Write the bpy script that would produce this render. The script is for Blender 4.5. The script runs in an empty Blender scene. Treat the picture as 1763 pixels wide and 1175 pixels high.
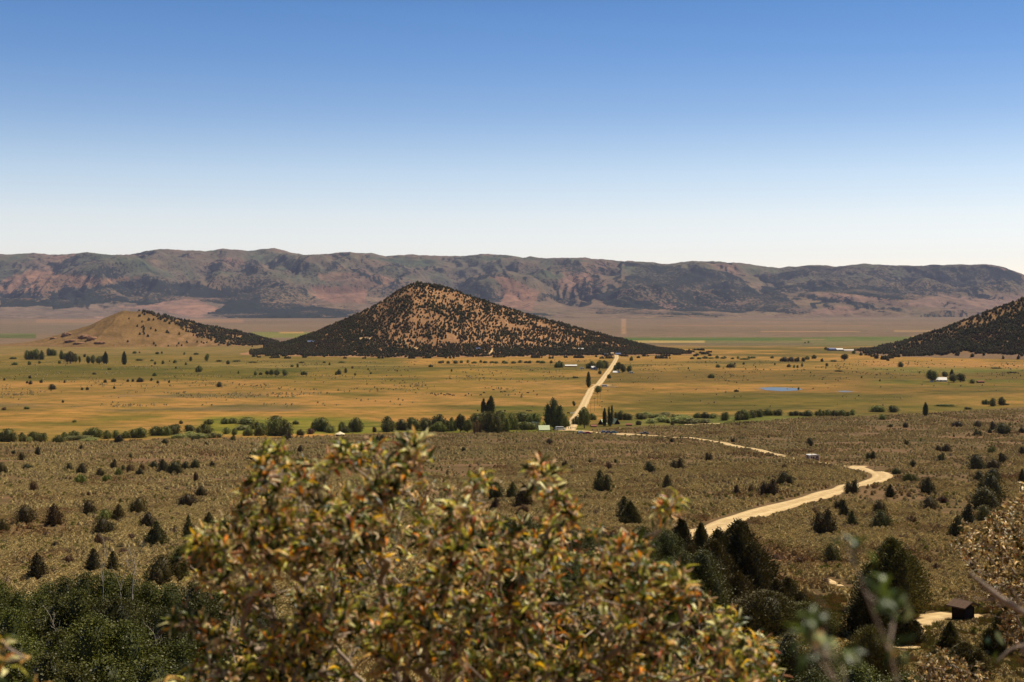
import bpy, math, random
import numpy as np
R = math.radians
rng = np.random.default_rng(7)
random.seed(7)
# ------------------------------------------------------------------ camera, sky, sun
F = 1763*50/36.0            # focal length in photograph pixels (50 mm lens)
CX, HY = 881.5, 532.0       # optical centre column, row of the true horizon
CAMZ = 80.0                 # lookout height above the valley floor
sc = bpy.context.scene
cam = bpy.data.objects.new("camera", bpy.data.cameras.new("camera"))
sc.collection.objects.link(cam)
cam.location = (0, 0, CAMZ); cam.rotation_euler = (R(90), 0, 0)
cam.data.lens = 50; cam.data.sensor_width = 36
cam.data.shift_y = -(587.5-HY)/1763
cam.data.clip_start = 0.05; cam.data.clip_end = 90000
cam.data.dof.use_dof = True; cam.data.dof.focus_distance = 260; cam.data.dof.aperture_fstop = 8.5
sc.camera = cam
SUN_EL, SUN_AZ = R(59), R(63)          # azimuth measured from +Y towards +X
world = bpy.data.worlds.new("World"); sc.world = world; world.use_nodes = True
wn = world.node_tree.nodes; wl = world.node_tree.links
bg = wn["Background"]; sky = wn.new("ShaderNodeTexSky"); sky.sky_type = 'NISHITA'
sky.sun_disc = False; sky.sun_elevation = SUN_EL; sky.sun_rotation = SUN_AZ
sky.altitude = 1800; sky.air_density = 1.0; sky.dust_density = 0.6; sky.ozone_density = 2.0
tc = wn.new("ShaderNodeTexCoord"); sx = wn.new("ShaderNodeSeparateXYZ")
wl.new(tc.outputs["Generated"], sx.inputs[0])
cr = wn.new("ShaderNodeValToRGB")
mr = wn.new("ShaderNodeMapRange"); mr.inputs[1].default_value = 0.0; mr.inputs[2].default_value = 0.25
wl.new(sx.outputs[2], mr.inputs[0]); wl.new(mr.outputs[0], cr.inputs[0])
SKYRAMP = [(0.0, (1.55, 1.25, 1.13)), (.166, (1.556, 1.265, 1.17)), (.248, (1.58, 1.27, 1.136)), (.377, (1.32, 1.174, 1.11)), (.537, (.852, .916, 1.02)),
           (.695, (.58, .763, .98)), (.831, (.456, .685, .932)), (1.0, (.28, .38, .48))]   # dry high-desert air: deeper blue aloft, whiter low down
mx = wn.new("ShaderNodeMix"); mx.data_type = 'RGBA'; mx.blend_type = 'MULTIPLY'; mx.inputs[0].default_value = 1
wl.new(sky.outputs[0], mx.inputs[6]); wl.new(cr.outputs[0], mx.inputs[7]); wl.new(mx.outputs[2], bg.inputs[0])
bg.inputs[1].default_value = 0.100
def set_ramp(pts):
    el = cr.color_ramp.elements
    while len(el) > 1: el.remove(el[-1])
    el[0].position = pts[0][0]; el[0].color = (*pts[0][1], 1)
    for p, c in pts[1:]:
        e = el.new(p); e.color = (*c, 1)
set_ramp(SKYRAMP)
sun = bpy.data.objects.new("sun", bpy.data.lights.new("sun", 'SUN')); sc.collection.objects.link(sun)
sun.data.energy = 4.9; sun.data.angle = R(0.53); sun.data.color = (1.0, 0.91, 0.75)
sd = (math.sin(SUN_AZ)*math.cos(SUN_EL), math.cos(SUN_AZ)*math.cos(SUN_EL), math.sin(SUN_EL))
from mathutils import Vector, Matrix
sun.rotation_euler = Vector(sd).to_track_quat('Z', 'Y').to_euler()
sc.view_settings.view_transform = 'Standard'; sc.view_settings.look = 'None'
sc.view_settings.exposure = 0.22; sc.view_settings.gamma = 1.0
sc.render.engine = 'CYCLES'
sc.cycles.use_denoising = True
sc.cycles.max_bounces = 5; sc.cycles.diffuse_bounces = 2; sc.cycles.glossy_bounces = 2
sc.cycles.transmission_bounces = 2; sc.cycles.volume_bounces = 0; sc.cycles.transparent_max_bounces = 4
sc.cycles.sample_clamp_indirect = 4
# ------------------------------------------------------------------ helpers
def lin(c):
    c = np.asarray(c, float)/255.0
    return np.where(c <= 0.04045, c/12.92, ((c+0.055)/1.055)**2.4)
def alb(r, g, b, k=0.8):
    return tuple(lin((r, g, b))*k)
def tag(o, label=None, cat=None, group=None, kind=None):
    if label: o["label"] = label
    if cat: o["category"] = cat
    if group: o["group"] = group
    if kind: o["kind"] = kind
    return o
def link(o, parent=None):
    sc.collection.objects.link(o)
    if parent is not None: o.parent = parent
    return o
def empty(name, loc=(0, 0, 0), rz=0):
    o = bpy.data.objects.new(name, None); o.location = loc; o.rotation_euler = (0, 0, rz); o.empty_display_size = .3
    return link(o)
def mesh_np(name, V, Fc, n, mat=None, col=None, smooth=False):
    """V (k,3) verts, Fc (m,n) same-sized faces."""
    me = bpy.data.meshes.new(name)
    V = np.ascontiguousarray(V, dtype=np.float32); Fc = np.ascontiguousarray(Fc, dtype=np.int32)
    me.vertices.add(len(V)); me.vertices.foreach_set("co", V.ravel())
    me.loops.add(Fc.size); me.loops.foreach_set("vertex_index", Fc.ravel())
    m = len(Fc); me.polygons.add(m)
    me.polygons.foreach_set("loop_start", np.arange(0, m*n, n, dtype=np.int32))
    try: me.polygons.foreach_set("loop_total", np.full(m, n, dtype=np.int32))
    except Exception: pass
    me.update(calc_edges=True)
    if smooth: me.polygons.foreach_set("use_smooth", np.ones(m, bool))
    if col is not None:
        for k, c in col.items():
            c = np.asarray(c, dtype=np.float32)
            if c.ndim == 1:
                a = me.attributes.new(k, 'FLOAT', 'POINT'); a.data.foreach_set("value", c)
            else:
                a = me.attributes.new(k, 'FLOAT_COLOR', 'POINT')
                c4 = np.ones((len(V), 4), np.float32); c4[:, :3] = c; a.data.foreach_set("color", c4.ravel())
    if mat: me.materials.append(mat)
    return me
def join_np(parts):
    """parts: list of (V,F) with the same face size -> one (V,F)"""
    Vs, Fs, k = [], [], 0
    for V, Fc in parts:
        Vs.append(V); Fs.append(Fc+k); k += len(V)
    return np.concatenate(Vs), np.concatenate(Fs)
def obj(name, me, parent=None, loc=(0, 0, 0), rz=0):
    o = bpy.data.objects.new(name, me); o.location = loc; o.rotation_euler = (0, 0, rz)
    return link(o, parent)
# gradient noise
def _h(ix, iy, s):
    n = (ix.astype(np.int64)*374761393 + iy.astype(np.int64)*668265263 + s*1442695041) & 0xffffffff
    n = ((n ^ (n >> 13))*1274126177) & 0xffffffff
    n = ((n ^ (n >> 15))*2246822519) & 0xffffffff
    return (n ^ (n >> 16)).astype(np.float64)/4294967296.0
def pn(x, y, s=0):
    x, y = np.broadcast_arrays(np.asarray(x, float), np.asarray(y, float))
    ix, iy = np.floor(x), np.floor(y); fx, fy = x-ix, y-iy
    def g(a, b):
        t = _h(ix+a, iy+b, s)*2*np.pi
        return np.cos(t)*(fx-a)+np.sin(t)*(fy-b)
    u = fx*fx*fx*(fx*(fx*6-15)+10); v = fy*fy*fy*(fy*(fy*6-15)+10)
    a = g(0, 0); b = g(1, 0); c = g(0, 1); d = g(1, 1)
    return ((a+(b-a)*u)*(1-v)+(c+(d-c)*u)*v)*1.5
def fbm(x, y, o=4, s=0, gain=.5):
    t = 0; a = 1; f = 1
    for i in range(o):
        t = t+a*pn(x*f, y*f, s+i*17); a *= gain; f *= 2.03
    return t
def ridged(x, y, o=4, s=0, gain=.5):
    t = 0; a = 1; f = 1; w = 1
    for i in range(o):
        r = (1-np.abs(pn(x*f, y*f, s+i*13)))**2
        t = t+a*r*w; w = np.clip(r*1.2, 0, 1); a *= gain; f *= 2.1
    return t
def rounded(x, y, o=3, s=0, gain=.5):
    t = 0; a = 1; f = 1
    for i in range(o):
        n = pn(x*f, y*f, s+i*13); t = t+a*(1-np.sqrt(n*n+.03)*1.25); a *= gain; f *= 2.1
    return t
def sstep(a, b, x):
    t = np.clip((x-a)/(b-a), 0, 1); return t*t*(3-2*t)
def inpoly(px, py, poly):
    """soft-free point in polygon for arrays"""
    P = np.array(poly, float); r = np.zeros(px.shape, bool)
    for i in range(len(P)):
        x0, y0 = P[i]; x1, y1 = P[(i+1) % len(P)]
        if y0 == y1: continue
        c = ((y0 > py) != (y1 > py)) & (px < (x1-x0)*(py-y0)/(y1-y0)+x0)
        r ^= c
    return r
# ------------------------------------------------------------------ materials
def nmat(name):
    m = bpy.data.materials.new(name); m.use_nodes = True
    nt = m.node_tree; b = nt.nodes["Principled BSDF"]
    b.inputs["Roughness"].default_value = .9; b.inputs["Specular IOR Level"].default_value = .15
    return m, nt, b
def N(nt, t, **k):
    n = nt.nodes.new(t)
    for a, v in k.items(): setattr(n, a, v)
    return n
def noise(nt, vec, scale, detail=4, rough=.55):
    n = N(nt, "ShaderNodeTexNoise"); n.inputs["Scale"].default_value = scale
    n.inputs["Detail"].default_value = detail; n.inputs["Roughness"].default_value = rough
    nt.links.new(vec, n.inputs["Vector"]); return n.outputs[0]
def ramp(nt, fac, pts):
    n = N(nt, "ShaderNodeValToRGB"); e = n.color_ramp.elements
    e[0].position = pts[0][0]; e[0].color = (*pts[0][1], 1)
    e[1].position = pts[-1][0]; e[1].color = (*pts[-1][1], 1)
    for p, c in pts[1:-1]:
        q = e.new(p); q.color = (*c, 1)
    nt.links.new(fac, n.inputs[0]); return n.outputs[0]
def mix(nt, fac, a, b, mode='MIX'):
    n = N(nt, "ShaderNodeMix", data_type='RGBA', blend_type=mode)
    for i, v in ((0, fac), (6, a), (7, b)):
        if isinstance(v, (int, float)): n.inputs[i].default_value = v
        elif isinstance(v, tuple): n.inputs[i].default_value = (*v, 1)
        else: nt.links.new(v, n.inputs[i])
    return n.outputs[2]
def mrange(nt, v, a, b, c=0, d=1):
    n = N(nt, "ShaderNodeMapRange"); nt.links.new(v, n.inputs[0])
    for i, q in enumerate((a, b, c, d)): n.inputs[1+i].default_value = q
    return n.outputs[0]
def mul(nt, a, b, op='MULTIPLY'):
    n = N(nt, "ShaderNodeMath", operation=op)
    for i, v in enumerate((a, b)):
        if isinstance(v, (int, float)): n.inputs[i].default_value = v
        else: nt.links.new(v, n.inputs[i])
    return n.outputs[0]
def attr(nt, name, kind='GEOMETRY'):
    n = N(nt, "ShaderNodeAttribute", attribute_name=name, attribute_type=kind); return n
def bump(nt, b, h, dist, strength=1.0):
    n = N(nt, "ShaderNodeBump"); n.inputs["Distance"].default_value = dist; n.inputs["Strength"].default_value = strength
    nt.links.new(h, n.inputs["Height"]); nt.links.new(n.outputs[0], b.inputs["Normal"])
def plain(name, rgb, rough=.8, spec=.2, var=.18, scale=2.0):
    """paint / plaster / metal with a little mottling so that it is never one flat value"""
    m, nt, b = nmat(name); b.inputs["Roughness"].default_value = rough; b.inputs["Specular IOR Level"].default_value = spec
    p = N(nt, "ShaderNodeNewGeometry").outputs["Position"]
    f = noise(nt, p, scale, 4)
    c = mix(nt, f, tuple(np.array(rgb)*(1-var)), tuple(np.clip(np.array(rgb)*(1+var), 0, 1)))
    nt.links.new(c, b.inputs["Base Color"]); return m
def leafmat(name, ca, cb, cc=None, rough=.6, trans=.12, spec=.25, nscale=.35):
    """foliage: colour varies per leaf (attribute 'v'), per plant and in patches"""
    m, nt, b = nmat(name); b.inputs["Roughness"].default_value = rough; b.inputs["Specular IOR Level"].default_value = spec
    v = attr(nt, "v").outputs["Fac"]
    pos = N(nt, "ShaderNodeNewGeometry").outputs["Position"]
    oi = N(nt, "ShaderNodeObjectInfo").outputs["Random"]
    c = mix(nt, v, ca, cb)
    if cc is not None: c = mix(nt, mrange(nt, noise(nt, pos, nscale, 2), .45, .7), c, cc)
    h = N(nt, "ShaderNodeHueSaturation"); nt.links.new(c, h.inputs["Color"])
    nt.links.new(mrange(nt, oi, 0, 1, .7, 1.3), h.inputs["Value"]); nt.links.new(mrange(nt, oi, 0, 1, .468, .502), h.inputs["Hue"])
    nt.links.new(h.outputs[0], b.inputs["Base Color"])
    if trans > 0:
        t = N(nt, "ShaderNodeBsdfTranslucent"); nt.links.new(h.outputs[0], t.inputs[0])
        ms = N(nt, "ShaderNodeMixShader"); ms.inputs[0].default_value = trans
        nt.links.new(b.outputs[0], ms.inputs[1]); nt.links.new(t.outputs[0], ms.inputs[2])
        nt.links.new(ms.outputs[0], nt.nodes["Material Output"].inputs[0])
    return m
# ------------------------------------------------------------------ terrain
_Yd = np.array([-400, -60, -5, 0, 3, 8, 30, 60, 90, 120, 175, 270, 400, 550, 750, 900, 1000, 1200, 30000.])
_Dd = np.array([-60, -16, 0.5, 1.6, 2.3, 4, 13, 23, 29, 33, 37, 42.5, 50.5, 60.5, 71, 78, 79.4, 80, 80.])
def ground(x, y):
    x = np.asarray(x, float); y = np.asarray(y, float)
    # smoothed profile: average of three samples removes the kinks
    k = np.maximum(np.abs(y)*.06, .5)
    d = (np.interp(y-k, _Yd, _Dd)+np.interp(y, _Yd, _Dd)*2+np.interp(y+k, _Yd, _Dd))/4
    a = sstep(40, 250, y)*(1-sstep(850, 1050, y))
    z = CAMZ-d + a*(1.6*pn(x/90, y/70, 3)+.5*pn(x/28, y/28, 4)) + .12*pn(x/3, y/3, 5)*(1-sstep(20, 60, y))
    z = z+sstep(1000, 1500, y)*.3*pn(x/160, y/160, 6)
    return z
def px2x(px, y): return (px-CX)/F*y
_ys = np.geomspace(60, 12000, 3000)
def at(px, py, surf=None):
    """the point of the ground seen along that direction"""
    u = (px-CX)/F; f = surf or ground
    z = f(u*_ys, _ys); p = HY-(z-CAMZ)/_ys*F
    i = np.argmax(p < py)
    if i == 0: i = len(_ys)-1
    p0, p1 = p[i-1], p[i]; t = 0 if p0 == p1 else np.clip((p0-py)/(p0-p1), 0, 1)
    Y = _ys[i-1]+(_ys[i]-_ys[i-1])*t
    return u*Y, Y, float(f(np.array(u*Y), np.array(Y)))
def proj(x, y, z):
    y = np.maximum(y, 1e-3)
    return CX+x/y*F, HY-(z-CAMZ)/y*F
def pal(*l): return [np.array(alb(*c)) for c in l]
SAGE, MEAD_OL, MEAD_GOLD, GREEN, FARTAN, CREEK = pal((122, 98, 68), (114, 98, 46), (178, 134, 70), (104, 108, 40), (146, 116, 92), (112, 118, 44))
def ground_color(x, y, z):
    px, py = proj(x, y, z)
    nx = 14*fbm(x/240, y/240, 4, 40); ny = 5*fbm(x/200, y/160, 4, 41)
    qx, qy = px+nx, py+ny*np.clip((py-560)/120, .1, 1)
    C = np.empty(x.shape+(3,)); C[:] = SAGE
    def blend(w, c):
        w = np.clip(w, 0, 1)[..., None]; C[:] = C*(1-w)+np.asarray(c)*w
    edge = np.interp(px, [-400, 0, 300, 500, 620, 900, 1000, 1130, 1250, 1400, 1500, 1763, 2200],
                     [770, 764, 756, 754, 748, 743, 742, 733, 730, 718, 716, 702, 690])
    mead = sstep(2, -2, py-edge+ny*.4)
    n1 = fbm(x/130, y/130, 5, 50); n2 = fbm(x/420, y/300, 4, 51); n3 = fbm(x/45, y/60, 4, 52)
    base = MEAD_GOLD[None]*sstep(-.55, .25, n2+.5*n1)[..., None]+MEAD_OL[None]*(1-sstep(-.55, .25, n2+.5*n1))[..., None]
    w = mead[..., None]; C[:] = C*(1-w)+base*w
    def band(x0, x1, y0, y1, c, s=1.0, fx=25, fy=3, brk=0.0):
        m = sstep(x0-fx, x0+fx, qx)*(1-sstep(x1-fx, x1+fx, qx))*sstep(y0-fy, y0+fy, qy)*(1-sstep(y1-fy, y1+fy, qy))
        if brk: m = m*sstep(-brk, brk, n1*.8+n3*.5)
        blend(m*s*mead, alb(*c))
    L = -600; RR = 2400
    band(L, 1100, 590, 612, (142, 118, 70), .9); band(L, 700, 612, 640, (122, 106, 50), .8)
    band(L, 520, 632, 655, (98, 92, 34), .85); band(250, 700, 625, 634, (150, 126, 70), .7, brk=.3)
    band(L, 1000, 655, 700, (176, 132, 72), .7); band(300, 1010, 634, 655, (140, 118, 44), .6, brk=.6)
    band(480, 1010, 652, 672, (150, 122, 50), .6, brk=.5); band(560, 1010, 676, 686, (108, 98, 34), .7, brk=.3)
    band(180, 560, 676, 685, (120, 104, 76), .7, brk=.15); band(L, 520, 696, 709, (112, 100, 74), .75, fy=2, brk=.4)
    band(L, 1000, 709, 730, (184, 136, 68), .55); band(150, 460, 716, 727, (112, 110, 34), .8, fy=2, brk=.5)
    band(L, 200, 727, 733, (100, 104, 34), .6, brk=.4); band(820, 1000, 700, 716, (88, 92, 32), .8, fy=2)
    band(340, 640, 722, 748, (120, 124, 40), .8); band(600, 1000, 726, 745, (120, 122, 42), .8, fy=2)
    band(L, 340, 738, 764, (118, 110, 50), .5)
    band(1040, RR, 640, 660, (122, 98, 48), .8); band(1500, RR, 655, 664, (112, 112, 44), .7)
    band(1040, RR, 662, 676, (176, 126, 66), .7, brk=.7); band(1040, 1480, 678, 700, (110, 98, 34), .7, brk=.7)
    band(1040, RR, 700, 716, (132, 118, 48), .75, brk=.5); band(1300, RR, 684, 700, (140, 120, 48), .6, brk=.6)
    band(1150, 1420, 706, 712, (176, 138, 70), .7, fy=2); band(1060, 1500, 716, 734, (122, 128, 62), .6, fy=2)
    band(1480, RR, 624, 636, (178, 132, 78), .8); band(1480, RR, 633, 641, (112, 116, 54), .7)
    band(1040, 1500, 618, 640, (132, 112, 54), .6, brk=.6); band(1650, RR, 722, 732, (132, 130, 46), .6, brk=.5)
    band(1040, RR, 636, 735, (106, 92, 42), .5, brk=.8); band(L, 1000, 640, 735, (124, 104, 50), .28, brk=.4)
    # everything beyond the hills: sage plain, irrigated fields, stubble
    far = sstep(2900, 3300, y)
    cf = np.array(alb(136, 112, 92))*(1+.12*fbm(x/900, y/1500, 3, 60))[..., None]
    C[:] = C*(1-far[..., None])+cf*far[..., None]
    wob = 1.2*fbm(x/700, y/900, 3, 61)
    def fld(x0, x1, y0, y1, c, s=1.0):
        e = .5; m = (px > x0)*(px < x1)*sstep(y0-e, y0+e, py+wob*.3)*(1-sstep(y1-e, y1+e, py+wob*.3))
        blend(m*s*far, alb(*c))
    fld(1040, 1560, 581, 588, (108, 112, 62)); fld(1050, 1330, 583.5, 586, (84, 110, 58), .8)
    fld(1040, 1212, 586.5, 590.5, (190, 160, 100), .9); fld(1212, 1560, 587, 600, (128, 118, 74), .9)
    fld(1060, 1400, 591, 600, (120, 104, 78), .9); fld(1130, 1440, 600, 611, (86, 108, 52)); fld(1200, 1560, 608, 618, (104, 104, 52), .9)
    fld(1380, 1530, 594, 596.5, (80, 96, 52), .9); fld(1515, 1580, 599, 603, (168, 146, 88), .8)
    fld(1380, 1480, 584, 586, (160, 130, 96), .8); fld(1570, 1600, 579, 581, (205, 165, 80)); fld(1420, 1600, 580, 587, (110, 116, 64), .8)
    fld(1540, 1620, 569, 572, (176, 140, 104), .8); fld(1310, 1480, 570.5, 572, (180, 140, 104), .8)
    fld(1070, 1076, 540, 576, (182, 142, 112), .7); fld(1140, 1500, 560, 562, (164, 122, 96), .5); fld(1230, 1420, 554, 555.2, (170, 126, 98), .5)
    fld(-500, 60, 576, 583, (104, 104, 62)); fld(0, 60, 574, 576.5, (112, 122, 66), .7)
    fld(430, 560, 572, 582, (134, 128, 72)); fld(480, 525, 571.5, 574.5, (190, 148, 92), .9)
    fld(60, 420, 550, 556, (176, 132, 104), .5); fld(-200, 330, 560, 575, (126, 110, 96), .5)
    return C
def grid_mesh(name, X, Y, Z, col, mat, smooth=True, flip=False):
    ny, nx = X.shape
    V = np.stack([X, Y, Z], -1).reshape(-1, 3)
    i = np.arange(ny*nx).reshape(ny, nx)
    q = np.stack([i[:-1, :-1], i[:-1, 1:], i[1:, 1:], i[1:, :-1]], -1).reshape(-1, 4)
    if flip: q = q[:, ::-1]
    return mesh_np(name, V, q, 4, mat, {k: c.reshape(-1, *c.shape[2:]) for k, c in col.items()}, smooth)
def ground_material():
    m, nt, b = nmat("ground_soil"); b.inputs["Specular IOR Level"].default_value = .05
    pos = N(nt, "ShaderNodeNewGeometry").outputs["Position"]
    col = attr(nt, "col").outputs["Color"]
    mp = N(nt, "ShaderNodeMapping"); mp.inputs["Scale"].default_value = (.55, 1, 1); nt.links.new(pos, mp.inputs[0]); sv = mp.outputs[0]
    a = noise(nt, sv, .022, 7, .68); f = noise(nt, sv, .09, 6, .7); g = noise(nt, pos, 1.1, 4, .6)
    c = mix(nt, mrange(nt, a, .38, .58), mix(nt, 1.0, col, (.66, .76, .58), 'MULTIPLY'), mix(nt, 1.0, col, (1.14, 1.05, 1.04), 'MULTIPLY'))
    c = mix(nt, mrange(nt, f, .48, .62), c, mix(nt, 1.0, c, (.56, .64, .5), 'MULTIPLY'))
    c = mix(nt, mrange(nt, f, .44, .32), c, mix(nt, 1.0, c, (1.22, 1.15, 1.1), 'MULTIPLY'))
    c = mix(nt, mrange(nt, g, .5, .7), c, mix(nt, 1.0, c, (.72, .72, .66), 'MULTIPLY'))
    nt.links.new(c, b.inputs["Base Color"])
    bump(nt, b, g, .5, .6)
    return m
# angular fan in front, coarser round the back
_pc = np.concatenate([np.linspace(-2600, -320, 50)[:-1], np.linspace(-320, 2080, 620), np.linspace(2080, 4360, 50)[1:]])
_gy = np.concatenate([np.geomspace(1.2, 100, 150)[:-1], np.geomspace(100, 13500, 620)])
gu = (_pc-CX)/F
GX, GY = np.meshgrid(gu, _gy); GX = GX*GY
GZ = ground(GX, GY)
gm = grid_mesh("ground", GX, GY, GZ, {"col": ground_color(GX, GY, GZ)}, ground_material())
# wings: the same sheet continued behind and beside the lookout
def wing(x0, x1, y0, y1, nx, ny):
    xs = np.linspace(x0, x1, nx); ys = np.linspace(y0, y1, ny); return np.meshgrid(xs, ys)
g = obj("ground", gm); tag(g, kind="structure")
bx, by = wing(-60, 60, -60, 1.2, 61, 31)
bz = ground(bx, by)-.02
me2 = grid_mesh("ground", bx, by, bz, {"col": np.broadcast_to(SAGE, bx.shape+(3,)).copy()}, gm.materials[0])
tag(obj("ground", me2), kind="structure")
# ---------------- far mountain range
sil = np.array([(-900, 452), (-500, 446), (-200, 444), (0, 440), (60, 438), (110, 440), (150, 436), (185, 441), (225, 441.5), (250, 434), (275, 431), (320, 433), (350, 434),
 (385, 431), (430, 434), (472, 430), (490, 433), (520, 441), (545, 441), (590, 437), (640, 438), (665, 443), (700, 440), (760, 443), (800, 442.5),
 (830, 440), (860, 440.5), (900, 445), (912, 443.5), (930, 447), (1000, 446), (1060, 449), (1100, 451), (1150, 457), (1200, 451), (1240, 453), (1290, 457),
 (1340, 464), (1390, 458), (1450, 459), (1500, 456), (1545, 460), (1600, 457), (1640, 458), (1700, 457), (1722, 460), (1763, 475), (1850, 486), (2000, 480), (2300, 490), (2700, 500)], float)
def mountains():
    pxs = np.concatenate([np.linspace(-900, -60, 160)[:-1], np.linspace(-60, 1830, 1250), np.linspace(1830, 2700, 160)[1:]])
    u = (pxs-CX)/F; ys = np.concatenate([np.linspace(11500, 19500, 300), np.linspace(19600, 21500, 14)])
    U, Y = np.meshgrid(u, ys); X = U*Y; PX = np.broadcast_to(pxs, Y.shape)
    top = np.interp(pxs, sil[:, 0], sil[:, 1])
    right = sstep(1080, 1400, PX)
    Yb = 12600+900*pn(X/3200, 0*Y, 90)+500*pn(X/1100, 0*Y, 91)+1200*right
    Yc = 18600+500*pn(X/4000, 0*Y+3, 92)
    t = (Y-Yb)/(Yc-Yb)
    zc = CAMZ+(HY-top)[None]/F*Yc
    wx = X+700*fbm(X/2600, Y/2600, 3, 93)+.25*(Y-15000)*pn(X/5000, Y/9000, 94)
    R1 = rounded(wx/2300, (Y+.35*X)/3000, 2, 95)             # spurs running down to the plain
    R2 = rounded((wx+200*pn(X/700, Y/900, 97))/850, (Y-.3*X)/1150, 3, 96)
    tt = np.clip(t, 0, 1)
    prof = .06*sstep(-.15, .2, t) + .94*(np.clip((tt-.06)/.94, 0, 1)*.6+.4*sstep(.06, 1.1, tt)/sstep(.06, 1.1, np.array(1.0)))
    bell = sstep(.08, .40, tt)*(1-.62*sstep(.6, 1.0, tt))
    z = zc*(prof*.93+.04*tt) + zc*bell*(.62*(R1-.95+.45*sstep(.6, 1, tt))+.33*(R2-1.1+.3*sstep(.6, 1, tt)))
    z = z+bell*46*(rounded(X/380, Y/480, 3, 98)-1.1)+sstep(.1, .5, tt)*14*fbm(X/160, Y/200, 3, 99)
    # a nearer forested spur on the right half
    spx = np.array([1000, 1070, 1100, 1170, 1240, 1290, 1350, 1400, 1470, 1560]); spy = np.array([540, 451.5, 451.5, 455, 463, 476, 500, 515, 535, 548])
    st = np.interp(PX, spx, spy, left=600, right=600)
    zs = CAMZ+(HY-st)/F*17300; ts = np.clip((Y-13300)/4000, 0, 1)
    zsp = zs*(sstep(0, 1, ts)*.9+.1*ts) - np.clip((Y-17300)/1800, 0, 1)**2*500+40*(ridged(X/500, Y/600, 3, 101)-.9)+sstep(0, .3, ts)*(1-ts)*160*(ridged(wx/1000, Y/2200, 2, 103)-.9)
    z = np.maximum(z, zsp)
    # small tan foothills on the right, and a dark forested knob behind the cone hill
    for cx, cy_, w, d_, h in ((1395, 14400, 1000, 1000, 160), (1600, 14200, 1100, 900, 150), (1500, 15200, 1400, 1300, 230), (820, 15400, 520, 800, 340), (600, 15000, 620, 900, 200), (930, 15200, 420, 900, 250),
                             (330, 14000, 900, 900, 120), (215, 16300, 1000, 900, 420), (80, 15800, 1100, 900, 330), (420, 16400, 600, 1000, 420), (500, 16400, 500, 1000, 430), (560, 16600, 420, 1000, 520), (1020, 15600, 520, 1000, 330), (960, 16200, 420, 900, 380), (1110, 15000, 600, 1000, 240)):
        x0 = (cx-CX)/F*cy_
        rr = np.sqrt(((X-x0)/w)**2+((Y-cy_)/d_)**2)*(1+.25*fbm(X/500, Y/500, 3, int(cx)))
        z = np.maximum(z, (z*.35+h*1.0)*np.clip(1-rr, 0, 1)**.8+z*(1-np.clip(1-rr, 0, 1)))
    z = np.where(t < -.1, np.minimum(z, 1.0), z)
    z = z*sstep(-.35, .05, t)-3*(1-sstep(-.3, -.1, t))
    back = np.clip((Y-Yc)/(21500-18600), 0, 1); z = z*(1-.9*back**1.5)
    # meet the skyline exactly
    el = (z-CAMZ)/Y; want = (HY-top)/F
    want = want+.0006*pn(pxs/34, 0*pxs, 110)+.0004*pn(pxs/13, 0*pxs, 111)+.00018*pn(pxs/5, 0*pxs, 112)
    k = .0022; d = (want+k*.5)[None]-(z-CAMZ)/Y; d2 = .5*(d+np.sqrt(d*d+k*k))
    z = np.where((z > 60), CAMZ+((want+k*.5)[None]-d2)*Y, z)
    px, py = proj(X, Y, z)
    n1 = fbm(X/600, Y/600, 5, 120); n2 = fbm(X/170, Y/170, 4, 121)
    qx = px+7*n1+4*n2; qy = py+3.0*fbm(X/500, Y/500, 4, 122)+1.5*n2
    T = .55+.5*n1
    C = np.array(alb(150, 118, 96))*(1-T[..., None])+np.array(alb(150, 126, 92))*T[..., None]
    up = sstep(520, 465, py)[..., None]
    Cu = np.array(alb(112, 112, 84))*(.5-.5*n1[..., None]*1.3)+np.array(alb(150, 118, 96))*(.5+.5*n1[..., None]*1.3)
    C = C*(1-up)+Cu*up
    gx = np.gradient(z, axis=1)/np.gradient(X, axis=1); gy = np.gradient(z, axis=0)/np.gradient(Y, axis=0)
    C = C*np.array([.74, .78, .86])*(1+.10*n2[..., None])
    wood_shade = .12+.12*sstep(0, .6, n1)+.55*sstep(.02, .26, gx)*sstep(-.5, .3, n1+.3)*sstep(545, 530, py)+.25*sstep(.35, .8, gy)  # relief shade painted onto left-facing slopes, together with real tree cover
    def A(o, poly, sc_=3.918): return [(o+a/sc_, 420+b/sc_) for a, b in poly]
    def tan(poly, c, s=.8):
        m = inpoly(qx, qy, poly)*s; C[:] = C*(1-m[..., None])+np.array(alb(*c))*np.array([.72, .79, .84])*(1+.10*n2[..., None])*m[..., None]; wood_shade[:] = wood_shade*(1-m*.45)
    def forest(poly, d):
        m = inpoly(qx, qy, poly); wood_shade[:] = np.where(m, np.maximum(wood_shade, d*(.8+.45*n1)), wood_shade)
    tan(A(0, [(0, 240), (200, 180), (400, 200), (560, 230), (700, 240), (980, 215), (800, 260), (500, 300), (200, 390), (0, 330)]), (178, 128, 98))
    tan(A(0, [(0, 420), (560, 410), (980, 405), (1400, 400), (1763, 400), (1763, 560), (1200, 560), (0, 600)]), (150, 122, 104), .8)
    tan(A(0, [(780, 430), (960, 415), (1160, 385), (1290, 378), (1400, 400), (1520, 460), (1300, 495), (1100, 455), (980, 440)]), (186, 138, 114), .95)
    tan(A(0, [(0, 555), (300, 520), (560, 500), (720, 480), (640, 560), (300, 570)]), (172, 132, 108), .7)
    tan(A(400, [(560, 290), (900, 285), (905, 400), (620, 390), (510, 310)]), (182, 130, 104))
    tan(A(400, [(560, 200), (760, 190), (1100, 230), (1060, 290), (900, 280), (600, 270)]), (166, 124, 98), .7)
    tan(A(800, [(160, 210), (300, 230), (490, 320), (470, 450), (250, 420), (240, 300)]), (184, 132, 104))
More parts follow.
